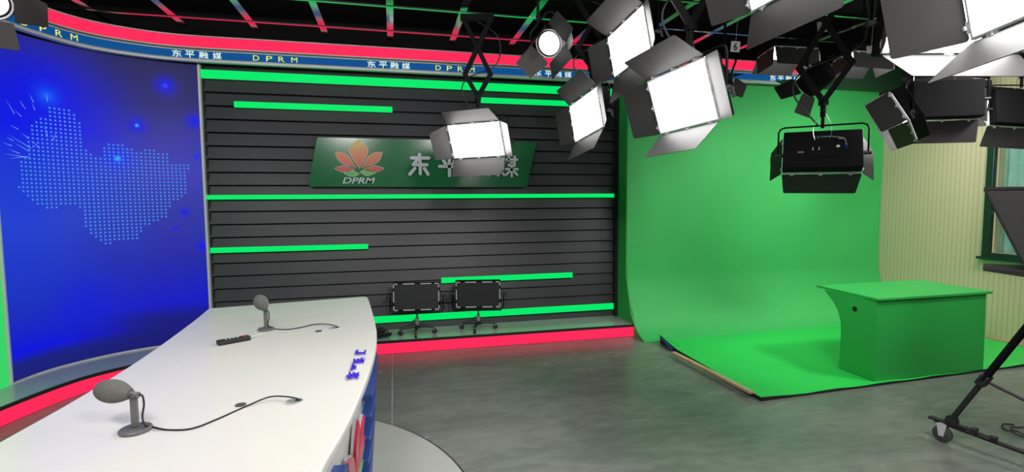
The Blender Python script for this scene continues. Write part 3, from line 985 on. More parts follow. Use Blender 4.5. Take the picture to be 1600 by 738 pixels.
# lotus logo plates standing off the front
def plate(pts_, m, nm, x_out, th=.012):
    mb = MB()
    def fn(u, v, t): return (face_x(min(4.2, u), v) + t + .8, u - 2.9, v)
    mb.prism(pts_, fn, x_out, x_out + th); return mb.build(nm, m, desk)
cy0, cz0 = 2.29, .34
for (t_, w_, m) in (((2.27, .64), .13, M['red_petal']), ((2.05, .56), .11, M['pink_petal']), ((2.50, .56), .11, M['red_petal']), ((1.97, .42), .08, M['pink_petal']), ((2.58, .42), .08, M['pink_petal'])):
    plate(leaf((cy0, cz0), t_, w_, .58), M['acrylic_clear'], 'petal_backing', .010, .012)
    plate(leaf((cy0, cz0 + .008), (t_[0], t_[1] - .01), w_ * .84, .58), m, 'petal', .0225, .010)
for t_ in ((2.02, .29), (2.55, .30)):
    plate(leaf((cy0, cz0 - .03), t_, .08, .4), M['lime'], 'leaf', .012, .018)

# grommets and caps in the top
def grommet(px, py, rr, label):
    p = atz(px, py, TZ)
    o = empty('cable_grommet', (p.x, p.y, TZ)); tag(o, label, 'cable grommet', 'cable outlets in the desk top')
    MB().lathe([(rr * .98, 0.0003), (rr, .001), (rr * .97, .004), (rr * .80, .004), (rr * .78, .002)], 32).build('ring', M['trim'], o, smooth=True)
    mb = MB(); mb.lathe([(rr * .78, .0005), (rr * .76, .003)], 28); mb.build('cover', M['grommet'], o)
    mb = MB(); mb.box((rr * .35, rr * .1, .0032), (rr * .6, rr * .45, .001)); mb.build('slot', M['slotblack'], o)
    return p


g1 = grommet(460, 628, .040, 'round metal cable grommet in the desk by the near microphone')
g2 = grommet(523, 513, .040, 'round metal cable grommet in the desk by the far microphone')
for (px, py, lb) in ((376, 633.5, 'small dark round cap beside the near microphone cable'), (498, 518, 'small dark round cap beside the far microphone cable')):
    p = atz(px, py, TZ)
    o = MB().lathe([(.021, 0.0003), (.021, .003), (.018, .004)], 24).build('blanking_plug', M['darkcap'], smooth=True)
    o.location = (p.x, p.y, TZ); tag(o, lb, 'cap', 'dark caps in the desk top')


# microphones
def microphone(base_px, tilt_dir, tilt, length, rad, hgt, label, cable_pts, gp_, baser=.052):
    p = atz(*base_px, TZ)
    o = empty('desk_microphone', (p.x, p.y, TZ)); tag(o, label, 'microphone', 'microphones on the desk')
    MB().lathe([(baser * .97, 0.0002), (baser, .003), (baser, .010), (baser * .93, .0135), (.012, .015)], 40).build('base', M['mic'], o, smooth=True)
    mb = MB()
    mb.box((0, 0, hgt / 2 + .01), (.024, .013, hgt - .01)); mb.build('stem', M['mic'], o, bevel=.003)
    mb = MB(); mb.box((0, 0, hgt + .005), (.015, .022, .024)); mb.cyl((-.014, 0, hgt + .008), (.014, 0, hgt + .008), .008, 16)
    mb.build('swivel_clip', M['darkcap'], o, bevel=.002)
    dv = Vector(tilt_dir).normalized()
    q = dv.to_track_quat('Z', 'Y').to_matrix()
    pr_ = []
    for i in range(17):
        t = i / 16
        zz = length * t
        rr = rad * math.sqrt(max(0, 1 - ((t - .52) / .52) ** 2)) if t > .52 else rad * (.45 + .55 * math.sin(PI / 2 * t / .52))
        pr_.append((max(rr, .002), zz))
    MB().lathe(pr_, 32, q, Vector((0, 0, hgt + .010)) + dv * .012).build('windscreen', M['foam'], o, smooth=True)
    MB().cyl(Vector((0, 0, hgt + .01)) - dv * .02, Vector((0, 0, hgt + .01)) + dv * .03, .011, 16).build('capsule_collar', M['mic'], o, smooth=True)
    pts_ = [Vector(c) for c in cable_pts(p)] + [Vector((gp_.x - p.x + .01, gp_.y - p.y, .012)), Vector((gp_.x - p.x + .015, gp_.y - p.y, .004))]
    MB().tube(smooth_path(pts_, 8), .0033, 8).build('cable', M['blackcable'], o, smooth=True)
    return o


def cabA(p):
    q = lambda x, y, z=.768: (atz(x, y, z) - Vector((p.x, p.y, TZ)))
    return [(.012, .0, .135), (.030, -.005, .132), (.036, -.01, .10), (.030, -.012, .06), (.038, -.02, .030), q(236, 667, .772), q(262, 672), q(300, 670), q(340, 655), q(385, 635), q(420, 621, .785), q(445, 620, .79)]


def cabB(p):
    q = lambda x, y, z=.768: (atz(x, y, z) - Vector((p.x, p.y, TZ)))
    return [(.008, .0, .125), (.020, -.004, .12), (.022, -.008, .08), (.014, -.01, .04), (.030, -.012, .018), q(432, 514.5), q(450, 515), q(470, 512), (q(492, 507, .775)), q(512, 507, .775)]


microphone((212, 674), (-.155, .045, .022), 0, .128, .042, .128, 'grey desk microphone nearest the camera with its foam head lying sideways', cabA, g1)
microphone((416, 516), (-.03, -.10, .13), 0, .115, .043, .125, 'grey desk microphone at the far end with its foam head tilted upright', cabB, g2, .050)

# small radio handset on the desk
a = atz(344, 540, TZ); b = atz(382, 533, TZ)
rd = empty('handheld_radio', (a.x, a.y, TZ)); tag(rd, 'small black handheld remote with red button and thin antenna on the desk', 'remote')
d = Vector((b.x - a.x, b.y - a.y, 0)); an = math.atan2(d.y, d.x); rm = Matrix.Rotation(an, 3, 'Z')
Lr = d.length + .045
MB().box(rm @ Vector((Lr / 2 - .012, .012, .013)), (Lr, .055, .026), rm).build('body', M['blackcable'], rd, bevel=.006)
MB().lathe([(.011, 0), (.011, .004), (.008, .006)], 20, None, rm @ Vector((Lr * .76, .012, .026))).build('red_button', M['redbtn'], rd)
mb = MB()
for t in (.2, .32, .44, .56): mb.box(rm @ Vector((Lr * t, .014, .0268)), (.010, .012, .0016), rm)
mb.build('keys', M['whiteprint'], rd)
mb = MB(); mb.tube([rm @ Vector((Lr - .014, .014, .015)), rm @ Vector((Lr + .03, .02, .016)), rm @ Vector((Lr + .065, .03, .018))], .0022, 6); mb.build('antenna', M['trim'], rd)

# blue acrylic characters lying on the desk's audience edge
for ch, (px, py), (wx, wy) in zip(CN, ((551, 584), (557, 571), (560.5, 561), (563.5, 548)), ((.060, .10), (.050, .10), (.058, .085), (.058, .085))):
    p = atz(px, py, TZ + .018)
    o = empty('acrylic_character', (p.x, p.y, TZ))
    lab = {0: 'nearest', 1: 'second nearest', 2: 'third', 3: 'farthest'}[CN.index(ch)]
    tag(o, {0: 'blue acrylic character at the camera end of the row of four on the desk', 1: 'blue acrylic character with a long straight tail, second from the camera end', 2: 'blue acrylic character third from the camera end, left of the farthest one', 3: 'blue acrylic character at the far end of the row, nearest the slatted wall'}[CN.index(ch)], 'letter', 'blue acrylic characters on the desk edge')
    for nm, z0, th, m, bold in (('clear_layer', .0005, .007, M['acrylic_clear'], .045), ('blue_layer', .0076, .005, M['acrylic_blue'], .035)):
        mb = MB()
        put_glyph(mb, ch, lambda u, v, t: (-v, u, z0 + t), wy, wx, th, bold)
        mb.build(nm, m, o)

# ================================================================= STUDIO LAMPS
PW, PH = .50, .30


def flap_poly(edge, L_, th, i1, i2, w_, h_, gap=.014):
    hw, hh = w_ / 2 + gap, h_ / 2 + gap
    a, b, o_ = {'top': ((-hw, hh), (hw, hh), (0, 1)), 'bottom': ((-hw, -hh), (hw, -hh), (0, -1)),
                'left': ((-hw, hh), (-hw, -hh), (-1, 0)), 'right': ((hw, hh), (hw, -hh), (1, 0))}[edge]
    a = Vector((a[0], 0, a[1])); b = Vector((b[0], 0, b[1])); o_ = Vector((o_[0], 0, o_[1])); e = (b - a).normalized()
    Ln = (b - a).length
    fw = Vector((0, -1, 0))
    off = o_ * math.cos(th) + fw * math.sin(th)
    out2 = rounded([(.004, .0), (Ln - .004, .0), (Ln - i2, L_), (i1, L_)], .012, 3)
    nrm = e.cross(off).normalized()
    def fn(u, v, t): return a + e * u + off * v + nrm * t + fw * .006
    return out2, fn, (a, e, off, Ln)


def panel_light(C, ypr, flaps, label, lit=True, w_=PW, h_=PH, yoke='up', group='hanging studio panel lamps', back=False, hang=True, name='panel_light', face='panel'):
    y_, p_, r_ = [R(v) for v in ypr]
    Mx = Matrix.Rotation(y_, 3, 'Z') @ Matrix.Rotation(p_, 3, 'X') @ Matrix.Rotation(r_, 3, 'Y')
    o = empty(name, C, Mx); tag(o, label, 'studio light', group)
    mb = MB(); mb.box((0, .052, 0), (w_ + .016, .085, h_ + .016)); hs = mb.build('housing', M['black'], o, bevel=.008)
    mb = MB(); mb.box((0, .004, 0), (w_ - .004, .006, h_ - .004)); mb.build('light_face', M[face] if lit else M['offpanel'], o)
    mb = MB(); t = .009
    mb.box((0, -.001, h_ / 2 + t / 2), (w_ + 2 * t, .016, t)); mb.box((0, -.001, -h_ / 2 - t / 2), (w_ + 2 * t, .016, t))
    mb.box((-w_ / 2 - t / 2, -.001, 0), (t, .016, h_)); mb.box((w_ / 2 + t / 2, -.001, 0), (t, .016, h_))
    mb.build('rim', M['rim'], o, bevel=.002)
    if back:
        mb = MB(); mb.box((.0, .096, .0), (w_ * .62, .006, h_ * .5)); mb.build('control_plate', M['black'], o, bevel=.002)
        mb = MB()
        for i in range(4): mb.box((-.02 + .024 * i, .0945, .105), (.016, .002, .004))
        for i in range(3): mb.box((-.02 + .024 * i, .0945, .095), (.018, .002, .003))
        mb.box((-.12, .0945, .085), (.03, .002, .018)); mb.box((.14, .1, -.03), (.04, .002, .012))
        mb.build('printed_label', M['grayprint'], o)
        mb = MB(); mb.box((-.10, .102, .01), (.020, .01, .018)); mb.build('socket', M['whiteprint'], o)
        for x_ in (.06, .02): MB().box((x_, .102, -.005), (.005, .006, .024)).build('switch', M['whiteprint'], o)
        mb = MB(); mb.cyl((-.15, .097, .0), (-.15, .125, .01), .010, 12); mb.build('power_plug', M['blueplug'], o)
        MB().tube(smooth_path([(-.15, .125, .01), (-.13, .15, .05), (-.06, .13, .08), (0, .10, .10)], 6), .003, 6).build('signal_cable', M['steel'], o)
    for e, fl in flaps.items():
        if fl is None: continue
        L_, th, i1, i2 = fl
        out2, fn, (a, ev, off, Ln) = flap_poly(e, L_, R(th), i1, i2, w_, h_)
        ff = MB().prism(out2, fn, -.0012, .0012).build('barn_door', M['flap'], o)
        for s in (.14, .5, .86):
            q = a + ev * (Ln * s) + Vector((0, -.006, 0))
            mb = MB()
            mb.tube([q - ev * .018, q + ev * .018], .0045, 8)
            mb.box(q + off * .008, (.012, .008, .012))
            hg = mb.build('hinge', M['rim'], ff)
    if yoke:
        inv = (Matrix.Rotation(p_, 3, 'X') @ Matrix.Rotation(r_, 3, 'Y')).transposed()
        sg_ = 1 if yoke == 'up' else -1
        hw = w_ / 2 + .042; H_ = .215
        path = [(-hw, .05, 0), (-hw, .05, sg_ * (H_ - .04)), (-hw + .012, .05, sg_ * (H_ - .012)), (-hw + .04, .05, sg_ * H_), (hw - .04, .05, sg_ * H_), (hw - .012, .05, sg_ * (H_ - .012)), (hw, .05, sg_ * (H_ - .04)), (hw, .05, 0)]
        path = [inv @ Vector(q) for q in path]
        yk = MB().tube(path, .0065, 8).build('yoke', M['black'], o, smooth=True)
        for s in (-1, 1):
            mb = MB()
            mb.cyl(inv @ Vector((s * (hw - .034), .05, 0)), inv @ Vector((s * (hw + .02), .05, 0)), .014, 14)
            if s > 0:
                mb.box(inv @ Vector((hw + .032, .05, -.01)), (.04, .012, .012)); mb.box(inv @ Vector((hw + .048, .05, -.03)), (.012, .012, .05))
            mb.build('clamp_knob', M['blackcable'], yk)
        if yoke == 'up':
            mb = MB(); mb.cyl(inv @ Vector((0, .05, H_ - .02)), inv @ Vector((0, .05, H_ + .07)), .012, 12); mb.build('spigot', M['black'], yk)
            sw = []
            for i in range(15):
                t_ = i / 14; sw.append(inv @ Vector((.05 * math.sin(t_ * PI) + .01, .05, H_ + .10 - (H_ + .06) * t_)))
            mb = MB(); mb.tube(sw, .0018, 6)
            mb.tube([inv @ Vector((-.05 * math.sin(i / 14 * PI) - .01, .05, H_ + .10 - (H_ + .06) * i / 14)) for i in range(15)], .0018, 6)
            mb.build('safety_wire', M['steel'], yk)
    top_ = Vector(C) + Matrix.Rotation(y_, 3, 'Z') @ Vector((0, .05, .215 + .07))
    return o, top_


def pantograph(p, label, ang=0.0, n=3, zt=GZ - .03, half=.115, cable=True, lean=0.0):
    """scissor hanger from the ceiling grid down to p"""
    o = empty('pantograph_hanger', (p.x, p.y, p.z)); tag(o, label, 'lamp hanger', 'scissor hangers on the ceiling grid')
    H_ = zt - p.z
    rz = Matrix.Rotation(ang, 3, 'Z')
    mb = MB(); mb.cyl((0, 0, -.005), (0, 0, .11), .019, 14); mb.box((0, 0, .10), (.05, .05, .04)); mb.build('socket', M['black'], o, bevel=.003)
    z0 = .11; hh = (H_ - z0 - .06) / n
    for side, yy in ((-1, -.022), (1, .022)):
        for k in range(n):
            for s in (-1, 1):
                if k == 0: x0_, x1_ = 0, s * half
                else: x0_, x1_ = (-s * half, s * half)
                za, zb = z0 + hh * k, z0 + hh * (k + 1)
                if k == 0: za, zb = z0, z0 + hh * .6
                a = rz @ Vector((x0_, yy * (1 if s > 0 else .6), z0 + (hh * .6 + hh * (k - 1) * (n - .6) / max(1, n - 1) if k else 0)))
                b = rz @ Vector((x1_, yy * (1 if s > 0 else .6), z0 + (hh * .6 + hh * k * (n - .6) / max(1, n - 1) if k else hh * .6)))
                dd = b - a; L_ = dd.length
                q = dd.to_track_quat('X', 'Z').to_matrix()
                mb = MB(); mb.box((a + b) / 2, (L_ + .03, .007, .038), q); mb.build('scissor_arm', M['black'], o)
    mb = MB(); mb.box((0, 0, H_ - .03), (.30, .07, .05), rz); mb.build('trolley', M['black'], o, bevel=.004)
    if cable:
        c = [rz @ Vector(v) for v in ((.0, .04, H_ - .05), (half + .06, .04, H_ * .8), (half + .09, .04, H_ * .6), (half + .02, .03, H_ * .45), (-half * .8, .03, H_ * .34), (-half - .03, .03, H_ * .18), (-.03, .04, -.06))]
        MB().tube(smooth_path(c, 6), .006, 8).build('power_cable', M['blackcable'], o, smooth=True)
    return o


FL = (.19, 50, .02, .02)
o, t1 = panel_light((.742, 4.551, 2.144), (-34.2, 22.8, -.9), dict(top=(.185, 41, .042, .035), left=(.181, 51, .036, .044), right=(.182, 49, .006, .035), bottom=(.194, 52, .025, .022)),
                    'lit panel lamp hanging in front of the logo sign')
pantograph(t1, 'scissor hanger holding the lit lamp in front of the logo sign', R(-12), 2)
o, t2 = panel_light((1.554, 3.931, 2.285), (-84.7, 7.2, -7.0), dict(top=(.17, 36.5, .01, .01), left=(.176, 22, .01, .022), right=(.17, 20, .02, .02), bottom=(.181, 36, .012, .01)),
                    'lit panel lamp just left of the dark gap before the green screen')
pantograph(t2, 'scissor hanger above the lit lamp at the end of the slats', R(-20), 2)
o, t3 = panel_light((1.536, 2.493, 2.144), (-86.5, 16.9, -.8), dict(top=(.186, 44.7, .021, .018), left=(.19, 22, .016, .022), right=(.202, 24, .011, .009), bottom=(.185, 58.6, .026, .024)),
                    'large lit panel lamp in the centre of the cluster with four open doors')
pantograph(t3, 'scissor hanger above the large lit lamp in the centre', R(-30), 2)
o, t4 = panel_light((1.673, 3.413, 2.721), (-85.7, 7.4, -7.2), dict(top=(.205, 54, .011, .01), left=(.191, 27.7, .01, .01), right=(.18, 25, .02, .02), bottom=(.211, 23.4, .014, .016)),
                    'lit panel lamp high up behind the large central lamp')
pantograph(t4, 'short scissor hanger above the highest lit lamp', R(-25), 1)
o, t5 = panel_light((1.677, 1.899, 2.659), (-84.2, 15.6, -3.1), dict(top=FL, left=(.19, 26, .02, .02), right=FL, bottom=(.19, 30, .02, .02)),
                    'lit panel lamp cut off by the top edge above the number 6 tag')
o, t6 = panel_light((1.60, .943, 2.235), (-104.6, 10.3, -2.9), dict(top=FL, left=(.19, 48.7, .02, .02), right=FL, bottom=(.19, 58.7, .02, .02)),
                    'lit panel lamp nearest the camera in the top right corner')
o, t7 = panel_light((2.325, 1.696, 2.372), (-23.7, 5.9, 3.0), dict(top=FL, left=(.17, 70, .02, .02), right=(.17, 70, .02, .02), bottom=(.20, 56.6, .055, .03)),
                    'lit panel lamp facing the camera behind the top right corner lamp')
o, t11 = panel_light((3.199, 3.24, 1.932), (139.3, 25.7, -1.0), dict(top=(.19, 70, .02, .02), left=(.207, 63, .04, .038), right=(.196, 66, .032, .037), bottom=(.201, 70.7, .022, .022)),
                     'black panel lamp seen from behind before the green screen with its curved yoke', back=True)
pantograph(t11, 'scissor hanger carrying the lamp seen from behind before the green screen', R(-42), 2, half=.17)
o, t13 = panel_light((4.625, 3.437, 2.422), (149.3, 8, -.7), dict(top=FL, left=FL, right=(.19, 30, .02, .02), bottom=(.19, 10.7, .01, .01)),
                     'black panel lamp seen from behind in front of the cream wall')
o, t14 = panel_light((5.575, 3.507, 2.395), (168.9, 10, -3.5), dict(top=FL, left=FL, right=FL, bottom=(.19, 31, .02, .02)),
                     'black panel lamp seen from behind just above the window')
o, t12 = panel_light((3.677, 3.0, 2.192), (-140.5, 27.7, -18.1), dict(top=(.155, 90, .02, .02), left=(.155, 90, .02, .02), right=(.158, 93.5, .012, .012), bottom=(.12, 96, .02, .02)),
                     'tilted black panel lamp at the right edge of the green screen, seen from its side', w_=.41, h_=.246)
for (C, ypr, wv, dr_, lb) in (((4.120, 4.659, 3.141), (-16.9, 82, 10.2), .475, None, 'panel lamp aimed straight down over the green screen, behind the scissor hanger'),
                              ((5.193, 4.741, 3.179), (-28.8, 82, 20.8), .465, None, 'panel lamp aimed down over the green screen, just left of the small blank tag'),
                              ((5.95, 4.23, 2.82), (-30, 78, 22), .39, None, 'small glowing lamp aimed down behind the corner lamps, over the cream wall')):
    sc = wv / .5
    ob, tt = panel_light(C, ypr, dict(top=(.19 * sc, 88, .02, .02), left=(.19 * sc, 88, .02, .02), right=(.17 * sc, 80, .02, .02), bottom=(.18 * sc, 46, .02, .02)), lb, w_=wv, h_=.3 * sc, yoke=None, face='panel_far')
    p_ = Vector(C) + Vector((0, 0, .10))
    MB().cyl((0, .07, 0), ob.matrix_world.inverted() @ Vector((C[0], C[1], 3.98)), .012, 10).build('hanging_pole', M['black'], ob)
for t_, lb, a_ in ((t5, 'short scissor hanger above the lamp over the number 6 tag', 40), (t13, 'scissor hanger above the dark lamp before the cream wall', 20), (t14, 'scissor hanger above the dark lamp over the window', 20), (t12, 'scissor hanger above the tilted lamp beside the cream wall', 60), (t7, 'scissor hanger above the lamp facing the camera', 0), (t6, 'scissor hanger above the lamp nearest the camera', 30)):
    pantograph(t_, lb, R(a_), 2, cable=False)


# fresnel spotlights
def spotlight(C, aim, roll, label, rad=.078, doors=(40, 40, 40, 40), lit=True, dl=.16):
    o = empty('fresnel_spotlight', C)
    dv = Vector(aim).normalized(); up_ = Vector((0, 0, 1))
    xx = up_.cross(-dv).normalized() if True else None
    zz = (-dv).cross(xx)
    Mx = Matrix((xx, -dv, zz)).transposed() @ Matrix.Rotation(R(roll), 3, 'Y')
    o.matrix_world = Matrix.Translation(C) @ Mx.to_4x4()
    tag(o, label, 'spotlight', 'fresnel spotlights on the grid')
    ry = Matrix.Rotation(R(-90), 3, 'X')    # local z -> +y (backwards)
    MB().lathe([(rad, .0), (rad + .002, -.02), (rad + .018, -.02), (rad + .022, 0), (rad + .022, .05), (rad + .03, .06), (rad + .03, .17), (rad + .01, .22), (rad * .6, .24)], 32, ry).build('body', M['black'], o, smooth=True)
    prl = [(rad, -.004), (rad, -.010)]
    for i in range(6): prl += [(rad * (1 - i / 7) - .002, -.016 - .0025 * i), (rad * (1 - i / 7) - .006, -.012 - .0025 * i)]
    MB().lathe(prl + [(.004, -.03)], 32, ry).build('lens', M['lens'] if lit else M['offpanel'], o, smooth=True)
    MB().tube([ry @ Vector(((rad + .012) * math.cos(a * PI / 18), (rad + .012) * math.sin(a * PI / 18), -.022)) for a in range(36)], .004, 8, close=True).build('lens_ring', M['rim'], o, smooth=True)
    for e, th in zip(('top', 'left', 'right', 'bottom'), doors):
        s = 2 * rad + .01
        out2, fn, (a, ev, off, Ln) = flap_poly(e, dl, R(th), -.01 if e in ('top', 'bottom') else .02, -.01 if e in ('top', 'bottom') else .02, s, s, .01)
        def fn2(u, v, t, fn=fn): return Vector(fn(u, v, t)) + Vector((0, -.022, 0))
        MB().prism(out2, fn2, -.001, .001).build('barn_door', M['flap'], o)
    hw = rad + .045
    yk = MB().tube([(-hw, .1, 0), (-hw, .1, .14), (-hw + .03, .1, .17), (hw - .03, .1, .17), (hw, .1, .14), (hw, .1, 0)], .008, 8).build('yoke', M['black'], o, smooth=True)
    mb = MB(); mb.cyl((-hw - .02, .1, 0), (-hw + .02, .1, 0), .016, 14); mb.build('clamp_knob', M['blackcable'], yk)
    mb = MB(); mb.cyl((hw - .02, .1, 0), (hw + .02, .1, 0), .016, 14); mb.build('clamp_knob', M['blackcable'], yk)
    inv = o.matrix_world.inverted()
    w0 = o.matrix_world @ Vector((0, .1, .17))
    MB().tube([(0, .1, .17), inv @ Vector((w0.x, w0.y, min(w0.z + .1, GZ - .02))), inv @ Vector((w0.x, w0.y, GZ))], .011, 10).build('hanging_pole', M['black'], o, smooth=True)
    return o


spotlight((1.06, 3.35, 2.665), (-.62, -.72, -.42), 38, 'round spotlight with lit lens and black doors left of the lit panel lamps', doors=(105, 35, 35, 50))
spotlight((-1.655, 2.66, 2.462), (.50, -.80, -.45), 0, 'round spotlight glowing at the top left corner over the video wall', rad=.056, doors=(60, 30, 86, 34), dl=.12)
spotlight((3.71, 3.95, 2.62), (-.3, .8, -.6), 12, 'black spotlight seen from behind the scissor hanger before the green screen', doors=(50, 50, 50, 50), dl=.17, rad=.085)
spotlight((2.58, 3.6, 2.52), (.75, .45, -.32), 10, 'black spotlight half hidden right of the large lit lamp', rad=.06, doors=(50, 60, 60, 35), dl=.12)

# number tags
def number_tag(px, py, y, w_, h_, txt, label, tilt=0):
    p = aty(px, py, y)
    o = empty('number_tag', p); o.rotation_euler = (0, R(tilt), R(-12)); tag(o, label, 'tag', 'white tags on the hangers')
    MB().box((0, 0, 0), (w_, .002, h_)).build('card', M['tag'], o)
    mb = MB()
    if txt: put_glyph(mb, txt, lambda u, v, t: (u, -.0012 - t, v), w_ * .42, h_ * .72, .0006, .03)
    else:
        for i in range(3): mb.box(((i - 1) * w_ * .2, -.0014, h_ * .22), (w_ * .06, .0006, h_ * .16))
        mb.box((0, -.0014, -h_ * .2), (w_ * .04, .0006, h_ * .06))
    mb.build('print', M['tagprint'], o)
    mb = MB(); mb.tube([(0, .001, h_ / 2), (0, .003, GZ - p.z)], .0012, 6); mb.build('string', M['steel'], o)


number_tag(1149, 73, 3.2, .066, .075, '6', 'white tag printed with the number 6 right of the central lamp', 4)
number_tag(1287, 42, 3.4, .10, .08, '5', 'white number tag half hidden behind the scissor hanger at the right', -6)
number_tag(1361, 78, 3.4, .075, .058, None, 'small white tag with tiny marks left of the lamp facing the camera', 3)


# ---------------------------------------------------------------- unlit floor lamps on rolling stands
def floor_lamp(C, yaw, pitch_, base_y, label, w_=.475, h_=.275):
    o = empty('floor_panel_light', (C[0], C[1], PZ)); tag(o, label, 'studio light', 'unlit panel lamps on rolling stands')
    Mx = Matrix.Rotation(R(yaw), 3, 'Z')
    Mt = Mx @ Matrix.Rotation(R(pitch_), 3, 'X')
    zc_ = C[2] - PZ
    T = lambda v, m=Mt: m @ Vector(v) + Vector((0, 0, zc_))
    mb = MB(); mb.box(T((0, .05, 0)), (w_ + .03, .07, h_ + .03), Mt); mb.build('housing', M['black'], o, bevel=.005)
    mb = MB(); mb.box(T((0, .010, 0)), (w_, .012, h_), Mt); mb.build('light_face', M['offpanel'], o)
    mb = MB(); t = .009
    for s in (-1, 1):
        for (x0_, x1_) in ((-.5, -.42), (-.30, -.04), (.10, .34), (.42, .5)):
            mb = MB(); mb.box(T(((x0_ + x1_) / 2 * w_, -.001, s * (h_ / 2 + t / 2))), ((x1_ - x0_) * w_, .012, t), Mt); mb.build('rim_clip', M['rim'], o)
        for (z0_, z1_) in ((-.5, -.36), (-.2, .22), (.36, .5)):
            mb = MB(); mb.box(T((s * (w_ / 2 + t / 2), -.001, (z0_ + z1_) / 2 * h_)), (t, .012, (z1_ - z0_) * h_), Mt); mb.build('rim_clip', M['rim'], o)
    hw = w_ / 2 + .05; H_ = .19
    path = [(-hw, .05, 0), (-hw, .05, -H_ + .04), (-hw + .03, .05, -H_), (hw - .03, .05, -H_), (hw, .05, -H_ + .04), (hw, .05, 0)]
    yk = MB().tube([T(q, Mx) for q in path], .007, 8).build('yoke', M['black'], o, smooth=True)
    for s in (-1, 1):
        mb = MB()
        mb.cyl(T((s * (hw - .03), .05, 0), Mx), T((s * (hw + .035), .05, 0), Mx), .013, 12)
        mb.box(T((s * (hw + .035), .05, -.02), Mx), (.012, .012, .07), Mx)
        mb.build('clamp_knob', M['blackcable'], yk)
    mb = MB(); mb.cyl(T((0, .05, -H_ - .07), Mx), T((0, .05, -H_ + .01), Mx), .009, 12); mb.build('spigot', M['blackcable'], o)
    top_ = zc_ - H_ - .05
    mb = MB(); mb.cyl(T((0, .05, top_ - zc_ - .0), Mx), T((0, .05, .07 - zc_), Mx), .021, 14); mb.build('pole', M['grayprint'], o, smooth=True)
    mb = MB(); mb.cyl(T((-.05, .05, top_ - zc_ - .03), Mx), T((.0, .05, top_ - zc_ - .03), Mx), .007, 10); mb.build('tightening_knob', M['blackcable'], o)
    mb = MB(); mb.cyl(T((0, .05, .06 - zc_), Mx), T((0, .05, .095 - zc_), Mx), .035, 16); mb.build('hub', M['blackcable'], o)
    for ang in base_y:
        d = Vector((math.cos(R(ang)), math.sin(R(ang)), 0)); h0 = Mx @ Vector((0, .05, 0))
        a = h0 + Vector((0, 0, .085)); b = h0 + d * .19 + Vector((0, 0, .072))
        lg = MB().tube([a, (a + b) / 2 + Vector((0, 0, .004)), b], [.019, .018, .014], 8).build('leg', M['blackcable'], o, smooth=True)
        mb = MB(); mb.cyl(b, b - Vector((0, 0, .03)), .006, 8)
        side = Vector((-d.y, d.x, 0))
        mb.box(b - Vector((0, 0, .028)), (.03, .022, .010)); mb.build('caster_fork', M['chrome'], lg)
        mb = MB(); c = b - Vector((0, 0, .072 - .028)); mb.cyl(c - side * .010, c + side * .012, .0275, 18); mb.build('caster_wheel', M['blackcable'], lg, smooth=True)


p1 = aty(650.5, 464, 5.50); p2 = aty(747, 460.5, 5.50)
floor_lamp((p1.x, 5.50, p1.z), -7, -4, (195, 262, 345), 'unlit black panel lamp on a rolling stand, the left of the two on the platform')
floor_lamp((p2.x, 5.50, p2.z), -10, 3, (165, 248, 352), 'unlit black panel lamp on a rolling stand, the right of the two on the platform')

# tangled black cables at the platform by the desk end
cb = empty('cable_bundle', (-.17, 5.47, PZ)); tag(cb, 'tangled pile of black cables on the platform behind the desk end', 'cable')
rr_ = random.Random(5)
for i in range(9):
    pts_ = []
    cx, cy, rad_ = rr_.uniform(-.05, .03), rr_.uniform(-.04, .04), rr_.uniform(.05, .10)
    ph = rr_.uniform(0, 6)
    for k in range(18):
        a_ = ph + k * .45
        pts_.append((cx + rad_ * math.cos(a_) * .8, cy + rad_ * math.sin(a_) * .7, .01 + .012 * i * .9 + .012 * math.sin(a_ * 2.3 + i)))
    if i % 3 == 0: pts_ += [(cx + .12, cy - .02, .05), (cx + .09, cy, .02)]
    MB().tube(smooth_path(pts_, 3), .006, 7).build('cable_loop', M['blackcable'], cb, smooth=True)

